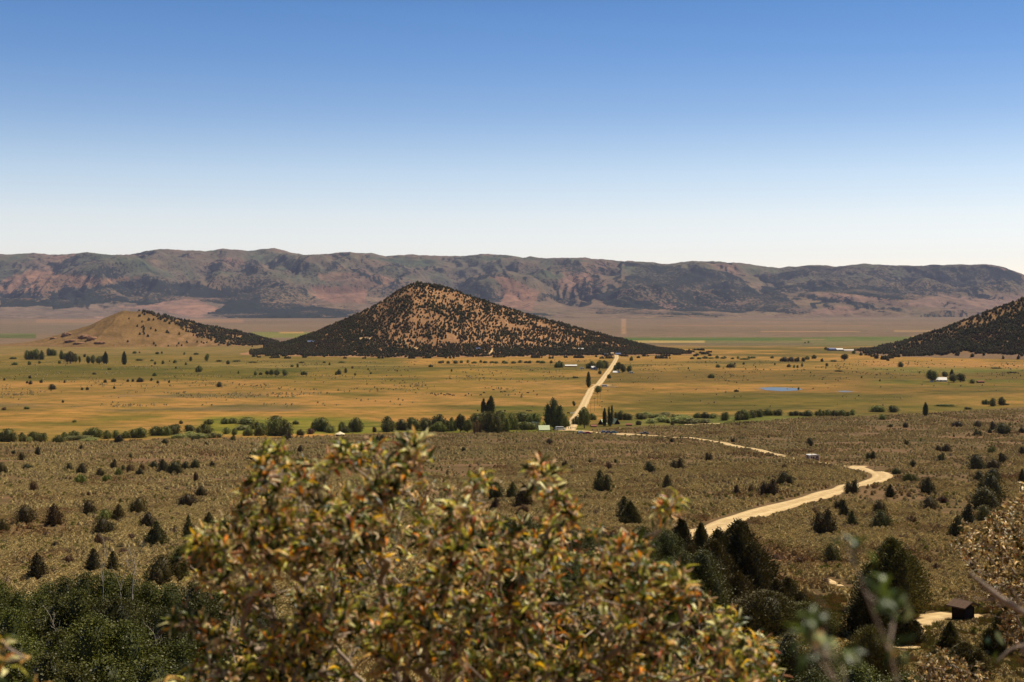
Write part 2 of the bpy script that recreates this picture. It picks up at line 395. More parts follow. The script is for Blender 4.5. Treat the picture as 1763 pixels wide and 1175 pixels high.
    tan(A(800, [(650, 190), (820, 200), (980, 270), (860, 350), (760, 330), (620, 300)]), (166, 122, 100), .7)
    tan(A(800, [(1230, 400), (1420, 390), (1440, 450), (1240, 450)]), (170, 128, 106), .8)
    tan(A(800, [(1560, 390), (1763, 380), (1763, 440), (1600, 430)]), (164, 124, 104), .7)
    tan(A(1313, [(340, 335), (560, 345), (780, 370), (950, 415), (700, 400), (520, 380)]), (170, 130, 108), .8)
    tan(A(1313, [(1000, 360), (1200, 350), (1440, 370), (1763, 340), (1763, 440), (1200, 440), (980, 420)]), (168, 130, 110), .7)
    tan(A(1313, [(280, 460), (520, 410), (700, 440), (600, 480), (400, 480)]), (170, 128, 104), .8)
    forest(A(0, [(0, 325), (130, 335), (380, 325), (330, 365), (230, 390), (430, 320), (600, 300), (800, 270), (1000, 220), (1180, 260), (1440, 300), (1763, 300), (1763, 440), (1450, 400), (1250, 375), (1000, 415), (800, 395), (630, 410), (570, 445), (560, 420), (370, 450), (350, 420), (0, 420)]), .92)
    forest(A(0, [(1000, 220), (1180, 110), (1260, 120), (1440, 130), (1763, 90), (1763, 300), (1440, 300), (1100, 260)]), .42)
    forest(A(0, [(500, 190), (680, 150), (860, 185), (800, 235), (620, 225), (520, 215)]), .85)
    forest(A(0, [(150, 240), (300, 230), (480, 240), (600, 270), (330, 330), (150, 300)]), .45)
    forest(A(0, [(780, 160), (900, 95), (960, 85), (880, 140)]), .6)
    forest(A(400, [(0, 200), (150, 110), (330, 230), (500, 280), (560, 400), (700, 440), (300, 420), (0, 400)]), .55)
    forest(A(400, [(0, 390), (320, 400), (600, 425), (890, 452), (660, 525), (430, 545), (250, 505), (-20, 500), (-180, 480), (-60, 440)]), .97)
    forest(A(400, [(570, 190), (740, 95), (750, 130), (640, 225)]), .75)
    forest(A(400, [(340, 180), (400, 110), (500, 190), (420, 230), (300, 230)]), .5)
    forest(A(400, [(1035, 175), (1100, 105), (1215, 190), (1180, 208)]), .7)
    forest(A(400, [(870, 200), (930, 205), (1030, 270), (990, 272)]), .9); forest(A(400, [(1075, 200), (1110, 215), (1145, 278), (1120, 268)]), .9)
    forest(A(400, [(880, 350), (1000, 300), (1200, 270), (1200, 330), (1000, 360)]), .5)
    forest(A(800, [(-60, 280), (0, 268), (190, 268), (250, 340), (235, 400), (0, 420)]), .93)
    forest(A(800, [(495, 320), (620, 350), (770, 412), (640, 392), (520, 345)]), .85); forest(A(800, [(300, 200), (430, 300), (400, 310), (290, 230)]), .6)
    forest(A(800, [(850, 362), (1050, 290), (1110, 200), (1070, 118), (1300, 145), (1600, 160), (1800, 190), (1900, 260), (2060, 380), (1900, 470), (1500, 450), (1200, 445), (1050, 430), (930, 385)]), .84)
    forest(A(800, [(510, 185), (640, 115), (790, 130), (850, 180), (740, 260), (620, 190)]), .55)
    forest(A(800, [(540, 260), (620, 230), (640, 270), (590, 300)]), .7); forest(A(800, [(780, 300), (900, 220), (960, 290), (820, 355)]), .55)
    forest(A(800, [(830, 435), (1500, 462), (1763, 478), (1763, 490), (900, 472)]), .7); forest(A(800, [(820, 515), (940, 515), (920, 530), (820, 528)]), .9)
    forest(A(800, [(380, 460), (560, 470), (620, 480), (520, 492), (430, 480)]), .8)
    forest(A(1313, [(0, 175), (300, 150), (750, 140), (1570, 145), (1763, 210), (1763, 330), (1450, 315), (1150, 345), (980, 380), (850, 385), (600, 340), (400, 330), (0, 330)]), .62)
    forest(A(1313, [(300, 285), (900, 290), (1010, 370), (850, 382), (640, 350), (400, 330)]), .9)
    forest(A(1313, [(1500, 150), (1600, 150), (1763, 215), (1763, 300), (1600, 250)]), .8)
    forest(A(1313, [(0, 260), (140, 330), (270, 440), (500, 370), (270, 470), (0, 450)]), .85)
    forest(A(1313, [(620, 380), (760, 400), (740, 442), (650, 430)]), .7); forest(A(1313, [(1187, 380), (1220, 412), (1280, 385), (1222, 432)]), .95)
    forest(A(1313, [(750, 452), (820, 452), (820, 460), (760, 460)]), .95); forest(A(1313, [(1330, 330), (1450, 340), (1400, 350)]), .7)
    wood_shade = np.clip(wood_shade, 0, 1)
    m, nt, b = nmat("mountain_slope"); b.inputs["Specular IOR Level"].default_value = 0.0
    pos = N(nt, "ShaderNodeNewGeometry").outputs["Position"]
    col = attr(nt, "col").outputs["Color"]; fd = attr(nt, "forest").outputs["Fac"]  # forest holds the woods plus the painted shade of left-facing slopes
    big = noise(nt, pos, .0022, 5, .6); f = noise(nt, pos, .034, 2, .6)
    c = mix(nt, mrange(nt, big, .38, .62), mix(nt, 1.0, col, (.80, .84, .84), 'MULTIPLY'), mix(nt, 1.0, col, (1.14, 1.08, 1.02), 'MULTIPLY'))
    med = noise(nt, pos, .009, 4, .65); c = mix(nt, mrange(nt, med, .42, .62), c, mix(nt, 1.0, c, (.70, .72, .74), 'MULTIPLY'))
    thr = mul(nt, mul(nt, fd, .56), .23, 'ADD')
    msk = mrange(nt, mul(nt, thr, f, 'SUBTRACT'), -.03, .04)
    c = mix(nt, msk, c, alb(44, 48, 42))
    nt.links.new(c, b.inputs["Base Color"]); bump(nt, b, mul(nt, big, mul(nt, med, .35), 'ADD'), 110, .4)
    me = grid_mesh("mountain_range", X, Y, z, {"col": C, "forest": wood_shade}, m)
    o = obj("mountain_range", me); tag(o, kind="structure"); return o
mountains()
# ---------------- hills standing in the valley
def hill_fn(pts, yc, front, back, seed, gul=1.0, flare=1.5):
    pts = np.array(pts, float); X0 = (pts[:, 0]-CX)/F*yc; Z0 = np.maximum(CAMZ+(HY-pts[:, 1])/F*yc, 0)
    def f(x, y):
        x = np.asarray(x, float); y = np.asarray(y, float)
        k = 12.0
        zr = (np.interp(x-k, X0, Z0, 0, 0)+np.interp(x, X0, Z0, 0, 0)*2+np.interp(x+k, X0, Z0, 0, 0))/4
        zr = zr+sstep(4, 40, zr)*1.6*fbm(x/38, x*0, 3, seed+5)
        d = y-yc-25*pn(x/260, x*0, seed)
        w = np.where(d < 0, front*(.45+.55*np.sqrt(zr/max(Z0.max(), 1))), back*(.45+.55*np.sqrt(zr/max(Z0.max(), 1))))
        s = np.clip(1-np.abs(d)/w, 0, 1)
        g = s**flare
        g = g*(1-.10*sstep(0, .2, s))+.10*sstep(0, 1, s)
        z = zr*g
        z = z+.45*gul*sstep(.02, .3, s)*(1-sstep(.75, 1, s))*zr*.10*(ridged(x/75+.4*pn(x/90, y/90, seed+1), y/420, 3, seed+2)-.9)
        return z
    return f
h_cone = hill_fn([(440, 606), (480, 594), (520, 582), (570, 562), (620, 540), (650, 525), (680, 505), (700, 491), (712, 488), (745, 490), (780, 499), (830, 518), (880, 532), (930, 548), (980, 561), (1030, 575), (1080, 587), (1130, 600), (1180, 611), (1215, 619)], 2650, 330, 330, 200, flare=1.25)
h_low = hill_fn([(20, 603), (60, 588), (100, 577), (150, 561), (185, 545), (205, 536), (235, 535.5), (250, 537), (290, 546), (330, 556), (380, 567), (430, 577), (475, 590), (500, 600)], 3250, 300, 300, 230, gul=.8, flare=1.2)
h_right = hill_fn([(1470, 628), (1490, 618), (1540, 603), (1580, 585), (1620, 570), (1660, 554), (1700, 538), (1740, 524), (1763, 516), (1850, 486), (1960, 460), (2050, 456), (2200, 500), (2400, 580), (2500, 620)], 2550, 400, 500, 260, flare=1.15)
def with_ground(h): return lambda x, y: ground(x, y)+h(x, y)
def hill_material(name, a, b_, spot, sc1=.06):
    m, nt, b = nmat(name); b.inputs["Specular IOR Level"].default_value = .05
    pos = N(nt, "ShaderNodeNewGeometry").outputs["Position"]; at_ = attr(nt, "w").outputs["Fac"]
    n1 = noise(nt, pos, sc1*.3, 5, .6); n2 = noise(nt, pos, sc1*3, 5, .7)
    c = mix(nt, mrange(nt, n1, .35, .65), a, b_)
    c = mix(nt, mrange(nt, n2, .5, .68), c, mix(nt, 1.0, c, (.6, .58, .55), 'MULTIPLY'))
    c = mix(nt, at_, c, spot)
    nt.links.new(c, b.inputs["Base Color"]); bump(nt, b, n2, 1.2, .5); return m
def hill(h, p0, p1, y0, y1, mat, wfn, nx=420, ny=170):
    pxs = np.linspace(p0, p1, nx); ys = np.linspace(y0, y1, ny)
    U, Y = np.meshgrid((pxs-CX)/F, ys); X = U*Y
    hz = h(X, Y); Z = ground(X, Y)+np.where(hz > .05, hz+.05, -1.5)
    Z = Z+np.where(hz > 1, .8*fbm(X/9, Y/9, 3, 77), 0)
    px, py = proj(X, Y, Z)
    o = obj("hill", grid_mesh("hill", X, Y, Z, {"w": wfn(px, py, X, Y)}, mat)); tag(o, kind="structure"); return o
hill(h_cone, 400, 1260, 2150, 3050, hill_material("cone_hill_soil", alb(146, 108, 74), alb(180, 136, 94), alb(222, 186, 130)),
     lambda px, py, X, Y: np.maximum.reduce([((abs(px-629) < 10)*(abs(py-583) < 1.6)).astype(float), ((abs(px-(846-(py-606)*.6)) < 2)*(abs(py-606) < 5)).astype(float),
        ((abs(py-(590+(px-690)*.42)) < 1.0)*(px > 683)*(px < 745)).astype(float)*.8]))
hill(h_low, 0, 540, 2850, 3650, hill_material("low_hill_grass", alb(116, 90, 54), alb(142, 110, 68), alb(158, 120, 84)),
     lambda px, py, X, Y: sstep(.2, .7, fbm(X/22, Y/60, 4, 300)+.25)*sstep(250, 330, px+.5*(py-560))*.7+.3*sstep(565, 575, py)*sstep(.1, .5, fbm(X/30, Y/30, 3, 301)))
hill(h_right, 1450, 2520, 2080, 3100, hill_material("right_hill_soil", alb(160, 124, 84), alb(140, 108, 72), alb(130, 104, 78)),
     lambda px, py, X, Y: sstep(600, 615, py))
# ------------------------------------------------------------------ foliage building blocks
def unit(v): return v/np.maximum(np.linalg.norm(v, axis=-1, keepdims=True), 1e-9)
def leaves(P, D, L, W, r, face=None):
    """diamond leaves: centre P, direction D, length L, width W, roughly facing `face`"""
    n = len(P); D = unit(D); h = unit(r.normal(size=(n, 3)))
    if face is not None: h = unit(face)+h*.75
    S = unit(np.cross(D, h)); L = np.broadcast_to(L, n)[:, None]; W = np.broadcast_to(W, n)[:, None]
    a = P-D*L*.5; b = P+D*L*.5; m = P+D*L*.05
    V = np.stack([a, m+S*W*.5, b, m-S*W*.5], 1).reshape(-1, 3)
    Fc = np.arange(4*n).reshape(n, 4); return V, Fc
def tube(pts, rad, sides=6):
    pts = np.asarray(pts, float); n = len(pts); rad = np.broadcast_to(rad, n)
    t = np.gradient(pts, axis=0); t = unit(t); up = np.array([0.31, .17, .93]); s = unit(np.cross(t, up)); q = np.cross(t, s)
    a = np.linspace(0, 2*np.pi, sides, endpoint=False)
    V = pts[:, None]+rad[:, None, None]*(np.cos(a)[None, :, None]*s[:, None]+np.sin(a)[None, :, None]*q[:, None])
    i = np.arange(n*sides).reshape(n, sides); j = np.roll(i, -1, 1)
    Fc = np.stack([i[:-1], j[:-1], j[1:], i[1:]], -1).reshape(-1, 4)
    V = V.reshape(-1, 3)
    return V, Fc
def lobes_crown(seed, lobes, n, size, up=.5, fill=.45, aspect=.45, rag=.12):
    """lobes: (cx,cy,cz, rx,rz, taper) ; taper 1 = cone, 0 = ellipsoid.  unit height crown"""
    r = np.random.default_rng(seed); A = np.array([l[3]*l[4] for l in lobes]); k = r.choice(len(lobes), n, p=A/A.sum()); Lb = np.array(lobes)[k]
    th = r.uniform(0, 2*np.pi, n); s = r.uniform(0, 1, n)           # s: height within the lobe 0..1
    rr_e = np.sqrt(np.clip(1-(2*s-1)**2, 0, 1)); rr_c = np.where(s < .16, s/.16, (1-s)/.84)**.8
    rr = rr_e*(1-Lb[:, 5])+rr_c*Lb[:, 5]
    dep = 1-fill*r.uniform(0, 1, n)**1.6
    bumpy = 1+rag*np.sin(th*5+Lb[:, 0]*20+s*9)+rag*np.sin(th*9-s*17+3*k)+rag*.8*r.normal(size=n)
    rad = rr*dep*bumpy
    x = Lb[:, 0]+np.cos(th)*rad*Lb[:, 3]; y = Lb[:, 1]+np.sin(th)*rad*Lb[:, 3]; z = Lb[:, 2]+(s-.5)*2*Lb[:, 4]*(1+.3*rag*r.normal(size=n))
    P = np.stack([x, y, z], 1); D = np.stack([np.cos(th), np.sin(th), np.full(n, up)], 1)+.45*r.normal(size=(n, 3))
    sz = size*r.uniform(.6, 1.4, n)
    V, Fc = leaves(P, D, sz, sz*aspect, r, np.stack([np.cos(th), np.sin(th), .5+.8*s], 1))
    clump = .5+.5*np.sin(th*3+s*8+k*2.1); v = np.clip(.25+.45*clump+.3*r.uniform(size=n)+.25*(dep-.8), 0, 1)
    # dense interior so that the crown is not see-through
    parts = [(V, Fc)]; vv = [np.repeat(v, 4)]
    for l in lobes:
        hs = np.linspace(0.02, .97, 9); a = np.linspace(0, 2*np.pi, 9)[:-1]
        e = np.sqrt(np.clip(1-(2*hs-1)**2, 0, 1)); c = np.where(hs < .16, hs/.16, (1-hs)/.84)**.8; q = (e*(1-l[5])+c*l[5])*.55*l[3]
        X = l[0]+q[:, None]*np.cos(a)*(1+.15*np.sin(a*3+hs[:, None]*9)); Y = l[1]+q[:, None]*np.sin(a)*(1+.15*np.sin(a*3+hs[:, None]*9)); Z = np.broadcast_to(l[2]+(hs-.5)[:, None]*2*l[4]*.9, X.shape)
        Vc = np.stack([X, Y, Z], -1).reshape(-1, 3); i = np.arange(72).reshape(9, 8); j = np.roll(i, -1, 1)
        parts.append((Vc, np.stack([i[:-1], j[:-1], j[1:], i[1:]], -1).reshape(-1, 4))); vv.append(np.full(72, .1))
    V, Fc = join_np(parts); return V, Fc, np.concatenate(vv)
def trunk_mesh(seed, h, r0, lean=.05, limbs=4, zt=.75, spread=.3):
    r = np.random.default_rng(seed); parts = []
    z = np.linspace(0, h*zt, 7); base = np.stack([lean*h*np.sin(z/h*3+seed), lean*h*np.cos(z/h*2.3+seed)-lean*h, z], 1); parts.append(tube(base, np.linspace(r0, r0*.3, 7), 7))
    for i in range(limbs):
        k = r.integers(1, 5); a = r.uniform(0, 6.28); p0 = base[k]; e = p0+np.array([math.cos(a)*spread*h, math.sin(a)*spread*h, h*r.uniform(.15, .35)])
        m = (p0+e)/2+np.array([0, 0, -.03*h]); parts.append(tube([p0, m, e], [r0*.55, r0*.35, r0*.12], 5))
    return join_np(parts)
bark = plain("bark_grey_brown", alb(110, 88, 70, .8), .9, .1, .3, 3)
barkpale = plain("bark_pale", alb(190, 176, 156, .9), .85, .1, .2, 4)
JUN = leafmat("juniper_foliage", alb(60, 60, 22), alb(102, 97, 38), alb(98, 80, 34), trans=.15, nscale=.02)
WIL = leafmat("willow_foliage", alb(84, 90, 34), alb(140, 140, 58), alb(112, 112, 52), trans=.2, nscale=.02)
WIL2 = leafmat("pale_willow_foliage", alb(124, 130, 66), alb(172, 172, 96), trans=.2)
POP = leafmat("poplar_foliage", alb(54, 62, 26), alb(92, 98, 42), trans=.15)
BRN = leafmat("dry_shrub_foliage", alb(100, 80, 44), alb(142, 114, 68), trans=.12)
ASP = leafmat("aspen_foliage", alb(56, 60, 18), alb(106, 108, 36), alb(68, 72, 22), rough=.5, trans=.2, spec=.25, nscale=.15)
def crown_mesh(name, mat, *a, **k):
    V, Fc, v = lobes_crown(*a, **k); return mesh_np(name, V, Fc, 4, mat, {"v": v})
# prototypes, one unit tall and about `wid` wide; scaled per plant
def jl(seed, kind):
    r = np.random.default_rng(seed)
    if kind == 'cone': L = [(0, 0, .5, .42, .5, .85)]+[(r.uniform(-.16, .16), r.uniform(-.16, .16), .33, .27, .33, .6) for _ in range(3)]
    elif kind == 'dome': L = [(0, 0, .46, .5, .5, .25)]+[(r.uniform(-.25, .25), r.uniform(-.25, .25), .33, .3, .34, .3) for _ in range(3)]
    else: L = [(-.22, .05, .42, .34, .43, .5), (.2, -.05, .5, .36, .5, .55), (0, .2, .36, .36, .36, .3), (.34, .1, .28, .22, .28, .3)]
    return L
JP = {}
for k, kind in enumerate(('cone', 'cone', 'dome', 'dome', 'twin', 'cone')):
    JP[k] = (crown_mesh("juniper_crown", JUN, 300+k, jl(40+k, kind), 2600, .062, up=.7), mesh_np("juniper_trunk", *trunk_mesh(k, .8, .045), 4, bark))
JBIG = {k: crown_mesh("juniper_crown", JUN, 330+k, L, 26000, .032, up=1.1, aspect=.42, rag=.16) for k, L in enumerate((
    [(0, 0, .5, .36, .5, .6), (-.24, .1, .38, .26, .38, .55), (.25, -.05, .36, .27, .36, .5), (.1, .25, .5, .22, .42, .6), (-.1, -.28, .3, .26, .3, .4), (.38, .1, .2, .18, .2, .3)],
    [(0, 0, .5, .30, .5, .85), (-.14, .1, .36, .22, .36, .7), (.15, -.08, .32, .24, .32, .6), (0, -.2, .24, .24, .24, .5)],
    [(0, 0, .46, .46, .48, .15), (-.3, .1, .36, .28, .36, .2), (.3, -.1, .34, .3, .34, .2), (0, -.3, .3, .32, .3, .2)]))}
SP = {k: crown_mesh("shrub_crown", WIL, 400+k, L, 1700, .085, up=.9, aspect=.4, rag=.14) for k, L in enumerate((
    [(-.2, 0, .44, .36, .46, .1), (.22, .1, .42, .36, .42, .1), (0, -.15, .48, .34, .5, .15)],
    [(0, 0, .48, .46, .5, .1), (.3, 0, .36, .28, .36, .1), (-.32, .1, .33, .28, .33, .1)],
    [(-.35, 0, .36, .26, .38, .1), (0, 0, .46, .3, .5, .1), (.33, .05, .4, .28, .42, .1), (.1, -.2, .34, .3, .34, .1)]))}
def recol(me, mat):
    m = me.copy(); m.materials.clear(); m.materials.append(mat); return m
SPB = {k: recol(v, BRN) for k, v in SP.items()}; SPL = {k: recol(v, WIL2) for k, v in SP.items()}
PP = {0: crown_mesh("poplar_crown", POP, 501, [(0, 0, .52, .13, .48, .35), (.05, 0, .4, .11, .38, .2), (-.05, .03, .45, .1, .4, .2)], 2600, .05, up=2.2, aspect=.4, rag=.16),
      1: crown_mesh("poplar_crown", POP, 502, [(0, 0, .55, .17, .45, .2), (-.16, 0, .42, .13, .4, .25), (.18, .05, .4, .14, .38, .2), (.05, .1, .35, .2, .3, .1)], 3600, .045, up=2.0, aspect=.4, rag=.18),
      2: crown_mesh("poplar_crown", POP, 503, [(-.06, 0, .5, .08, .42, .2), (.08, 0, .6, .07, .4, .3), (0, 0, .35, .12, .3, .1)], 1500, .05, up=2.2, aspect=.4, rag=.25)}
CP = {k: crown_mesh("broadleaf_crown", WIL, 520+k, L, 2600, .06, up=.6, aspect=.5, rag=.14) for k, L in enumerate((
    [(-.2, 0, .55, .28, .3, .1), (.2, .05, .6, .27, .32, .1), (0, -.1, .72, .26, .27, .1), (.05, .1, .42, .34, .28, .1)],
    [(0, 0, .58, .38, .4, .15), (.22, 0, .45, .24, .3, .1), (-.24, .1, .48, .22, .32, .1)]))}
TR = {"p": mesh_np("poplar_trunk", *trunk_mesh(8, .6, .022, .01, 3, .9, .06), 4, bark), "c": mesh_np("broadleaf_trunk", *trunk_mesh(9, .8, .04, .03, 5, .7, .2), 4, bark), "s": mesh_np("shrub_stems", *trunk_mesh(10, .6, .03, .1, 6, .5, .35), 4, bark)}
UP = [u for u in "a b".split()]
def plant(kind, px, py, hpx, wpx=None, name=None, cat=None, surf=None, Yfix=None, v=None):
    """one tree or bush standing on the ground where its foot shows at (px,py)"""
    if Yfix: Y = Yfix; X = px2x(px, Y); Z = float(ground(np.array(X), np.array(Y)))
    else: X, Y, Z = at(px, py, surf)
    r = np.random.default_rng(int(px*7+py*131) % 99991)
    if kind in 'sl' and 700 < py < 770: hpx *= 1.2; wpx = (wpx or hpx*.95)*1.5
    H = hpx*Y/F; W = (wpx or hpx*.95)*Y/F
    if kind in 'jJ':
        asp = W/H
        if kind == 'J': k = v if v is not None else int(r.integers(3)); crown = JBIG[k]; w0 = (.76, .56, .90)[k]
        else:
            k = v if v is not None else int(r.choice([2, 3, 4]) if asp > .92 else r.choice([0, 1, 5])); crown = JP[k]; w0 = {0: .68, 1: .68, 2: .9, 3: .9, 4: .95, 5: .68}[k]; H *= 1.2; W *= 1.1; crown, _ = crown
        tr = JP[0][1]; name = name or "juniper_tree"; cat = cat or "juniper tree"
    elif kind in 'sbl':
        k = int(r.integers(3)); crown = {'s': SP, 'b': SPB, 'l': SPL}[kind][k]; w0 = (1.1, 1.15, 1.2)[k]; tr = TR['s']
        name = name or {'s': "willow_bush", 'b': "dry_shrub", 'l': "pale_willow_bush"}[kind]; cat = cat or ("dry shrub" if kind == 'b' else "willow bush")
    elif kind in 'pqr':
        k = 'pqr'.index(kind); crown = PP[k]; w0 = (.28, .5, .3)[k]; tr = TR['p']; name = name or "poplar_tree"; cat = cat or "poplar tree"
    else:
        k = int(r.integers(2)); crown = CP[k]; w0 = (.95, .9)[k]; tr = TR['c']; name = name or "broadleaf_tree"; cat = cat or "broadleaf tree"
    sxy = W/w0
    if hpx < 11:
        o = obj(name, crown, None, (X, Y, Z-.04*H), r.uniform(0, 6.28) if kind not in 'qr' else 0); o.scale = (sxy, sxy, H); tag(o, cat=cat)
        e = o
    else:
        e = empty(name, (X, Y, Z), r.uniform(0, 6.28) if kind not in 'qr' else 0); tag(e, cat=cat)
        c = obj("crown", crown, e); c.scale = (sxy, sxy, H); c.location = (0, 0, -.03*H)
        t = obj("trunk" if kind not in 'sbl' else "stems", tr, e); t.scale = (sxy if kind in 'sblc' else H, sxy if kind in 'sblc' else H, H)
    e["_px"] = float(px); e["_py"] = float(py); e["_h"] = float(hpx); e["_w"] = float(wpx or hpx); e["_k"] = kind
    PLANTS.append(e); return e
PLANTS = []
# ---------------- the lists: foot column, foot row, height, width, all in pixels of an enlarged crop
def crop(ox, oy, s, txt):
    for t in txt.split(';'):
        t = t.strip()
        if not t: continue
        k = 'j'
        if t[0].isalpha(): k, t = t[0], t[1:]
        a = [float(q) for q in t.split(',')]
        plant(k, ox+a[0]/s, oy+a[1]/s, a[2]/s, a[3]/s if len(a) > 3 else None)
crop(0, 760, 2.832, """65,65,20;104,92,35;186,66,32;397,40,22;638,86,22;805,15,20;1003,22,15;1220,88,32;b1365,75,25;1466,52,30;1553,80,18;1497,105,32;1685,78,20;
130,140,28,50;337,150,40;400,162,50;s392,212,52,70;5,160,50;b165,250,58,55;b345,200,25;557,135,40;s600,150,35;s580,172,45,60;b635,158,50;b693,140,35;683,172,38;s520,202,40,55;
487,180,45;750,135,35,45;790,150,55,60;852,163,60,70;905,143,40;952,133,42;1033,128,28;b955,198,55,25;980,275,50,50;915,325,62,85;b432,275,30;430,370,75,75;s510,395,68,90;578,388,70,60;
120,405,85,95;262,412,90,80;15,450,65,60;678,362,80,80;722,425,70,75;762,508,100,90;498,458,78,95;b478,505,60,55;1018,410,55,50;1192,275,68,50;180,675,110,90;270,528,35,40;
455,640,100,80;550,640,90,60;918,490,110,50;790,700,130,150;870,690,140,90;1250,300,50,50;b105,700,40;b600,560,40,60;b330,600,45,70;b640,480,30,50;b230,470,30,60""")
crop(580, 760, 2.832, """40,78,18;618,48,18;860,36,12;1035,12,18;1160,52,14;1110,128,30;712,190,20;782,165,15;770,285,78,75;857,288,75,60;912,325,95,85;775,340,55,50;b910,355,50,60;b1325,138,38,40;
b1330,165,22,60;1298,247,88,85;1358,105,18;1524,157,52,55;1660,140,48,70;1610,243,68,52;1400,380,95,75;63,150,20;540,165,20""")
crop(1163, 760, 2.832, """162,97,36,36;528,218,65,75;455,272,75,90;b370,252,45,50;298,265,45,40;b530,135,28,30;953,90,35,50;1127,18,22;1280,50,28;1323,57,40,45;1297,95,32,45;1158,125,30;b1232,118,15;
1075,160,28,40;858,255,55,68;1047,272,52,45;s1143,208,55,90;1222,258,72,80;1238,330,55,85;s1540,62,38,60;1592,107,45,50;1465,150,78,88;1552,140,48,65;1480,205,55,60;1550,192,55,70;1543,300,130,120;
1510,328,95,130;1430,410,90,75;1505,400,80,95;1375,470,90,80;720,460,112,120;860,422,72,65;798,335,45,50;820,375,75,45;995,360,65,60;1000,430,85,100;758,597,88,85;1690,210,65,30;1690,70,40;b1240,610,35;
b680,350,30,60;b1150,400,40,60;b1300,300,36,60;b1110,490,40,70;b600,600,36,60;b1270,640,50,80""")
crop(0, 400, 2.937, """s140,645,50,45;s175,645,58,60;s210,645,50,40;s250,625,40;s272,625,35;c310,650,55,25;c330,650,40;c355,665,65,55;c380,662,50,30;c402,662,38,18;s428,632,18;c445,668,45,25;c470,668,48,35;
c500,668,42,40;s520,655,35;p533,668,65,25;p628,670,68,24;s65,642,12,45;s75,672,16,35;s148,672,22;s200,665,15;s300,665,18;s340,668,10;150,740,14;22,750,12;138,765,12;155,770,18;208,762,15;262,796,26,32;
327,762,12;415,798,12;441,798,14;s477,720,12,25;s552,696,12,25;532,762,16;574,757,16,24;645,757,12;672,757,14;711,758,20,36;767,752,14;s782,728,20,26;797,765,14;s681,614,13,28;s705,612,10;s795,617,13,22;
s818,614,12;s932,620,14;s992,620,12,28;c965,655,28,20;c1047,655,42,30;s1005,708,36,45;s824,667,20,18;s784,670,18,14;s769,652,10,24;s939,672,16,20;s885,662,18,22;s705,650,10,50;s858,655,8;1110,783,24,28;
s1153,668,22,28;s1108,655,10,40;s1195,655,8,50;s1277,660,8,60;s1206,716,18,14;c1350,724,25;c1372,726,34,25;c1400,728,34,35;c1440,728,36,40;s1290,724,24,26;s1318,722,15,20;s1537,722,22,40;s1477,682,14,18;
s1505,684,22,16;s1640,662,10,20;s1666,672,14;s1715,720,28,30;s1700,722,20;s1748,712,25;s1525,662,8,36;s1728,660,8,50;855,762,12;577,792,12;318,862,12;s135,895,12,25;b20,900,16,30;s915,970,16,18;s377,962,12,22;
890,690,10;628,575,8;735,580,8;556,572,8;s40,1060,58,75;s110,1060,42,45;s175,1060,46,60;s215,1062,42,45;l150,1062,25;s295,1070,38,50;s325,1045,30,45;s372,1035,28,50;s470,1040,45,80;s540,1045,38,50;s585,1042,35,40;
s635,1042,32,45;605,1067,38,42;s700,1040,45,70;s790,1030,42,60;s835,1030,42,50;s875,1025,48,70;s960,1010,32,50;s1030,1025,50,80;s1055,972,24,40;s1135,970,28,38;s1175,968,26,40;s1250,970,30,90;s1300,995,32,60;
s1330,1000,30,50;s1395,985,50,80;s1385,1030,75,75;s1440,1030,72,80;s1315,1030,45,45;1455,1050,30,55;s1255,1030,35,40;1180,1057,28,32;s1185,1025,30,30;s1145,1020,28,40;s1495,972,18,25;s1520,1028,28,38;
s1600,1000,50,40;s1630,1008,62,65;b1570,1020,30,60;s1670,1015,32,45;s1728,1005,38,35;833,1075,28,36;1040,1080,18;972,1055,18;l400,1050,20,110;l460,1056,16,90;l960,1035,25,80;l1000,1045,25,80;l1080,1040,24,70;l1230,1000,22,70;s1745,1015,26,40;l905,1045,22,60""")
crop(580, 400, 2.937, """s25,1010,45,30;s50,1015,30;s95,1012,65,60;b190,1012,30;s255,1010,70,80;s327,1003,50,50;s385,1002,58,60;s450,1002,55,65;s520,1005,75,80;s515,1010,45,60;c625,1015,100,60;c660,1015,70;b710,1020,75,60;
s785,1018,100,80;s840,1010,90,70;s880,1000,75,60;c820,950,50,80;s740,1000,80;s950,960,45,90;s1000,965,45,60;s960,1000,38,80;p742,925,85,28;p780,925,98,40;p765,925,75,30;q1095,995,158,92;s1140,985,60,50;
s1165,985,30;c1250,992,112,66;s1290,950,30;p1354,980,92,22;r1382,982,108,34;c1198,882,30,22;s1435,950,42,55;s1470,950,28,40;s1540,945,26,60;s1525,975,20;l1590,965,20,60;l1640,960,25,70;l1700,950,25;1697,975,18;
1675,965,18;173,1060,28,32;205,1055,25,20;230,1055,28,28;75,1062,12,25;1073,1072,26,38;641,1108,18;892,1095,12;b823,1110,15;1204,1110,12;1694,1062,18,20;1280,1165,18;p1272,785,80,26;c1320,815,40,48;
s1377,740,24,28;s1330,718,20,22;s1125,685,38,50;s1105,685,20;s1290,690,40,45;s1270,690,30;c1330,695,50,50;s1355,690,45,40;c1425,700,45,35;s1405,700,30;c1445,712,48,45;c1480,712,40,35;s1490,650,24,30;
s1205,738,10,40;s475,682,14,26;s580,705,14;b78,690,14;s92,725,15;s172,718,13;s158,698,12;s306,705,10;s10,710,16,20;s45,698,14;l1560,930,18,70;l1620,940,20,80;l1740,945,20,70;l1660,930,18,60;s700,985,60,50;s1210,975,40,40;s580,1005,60,50""")
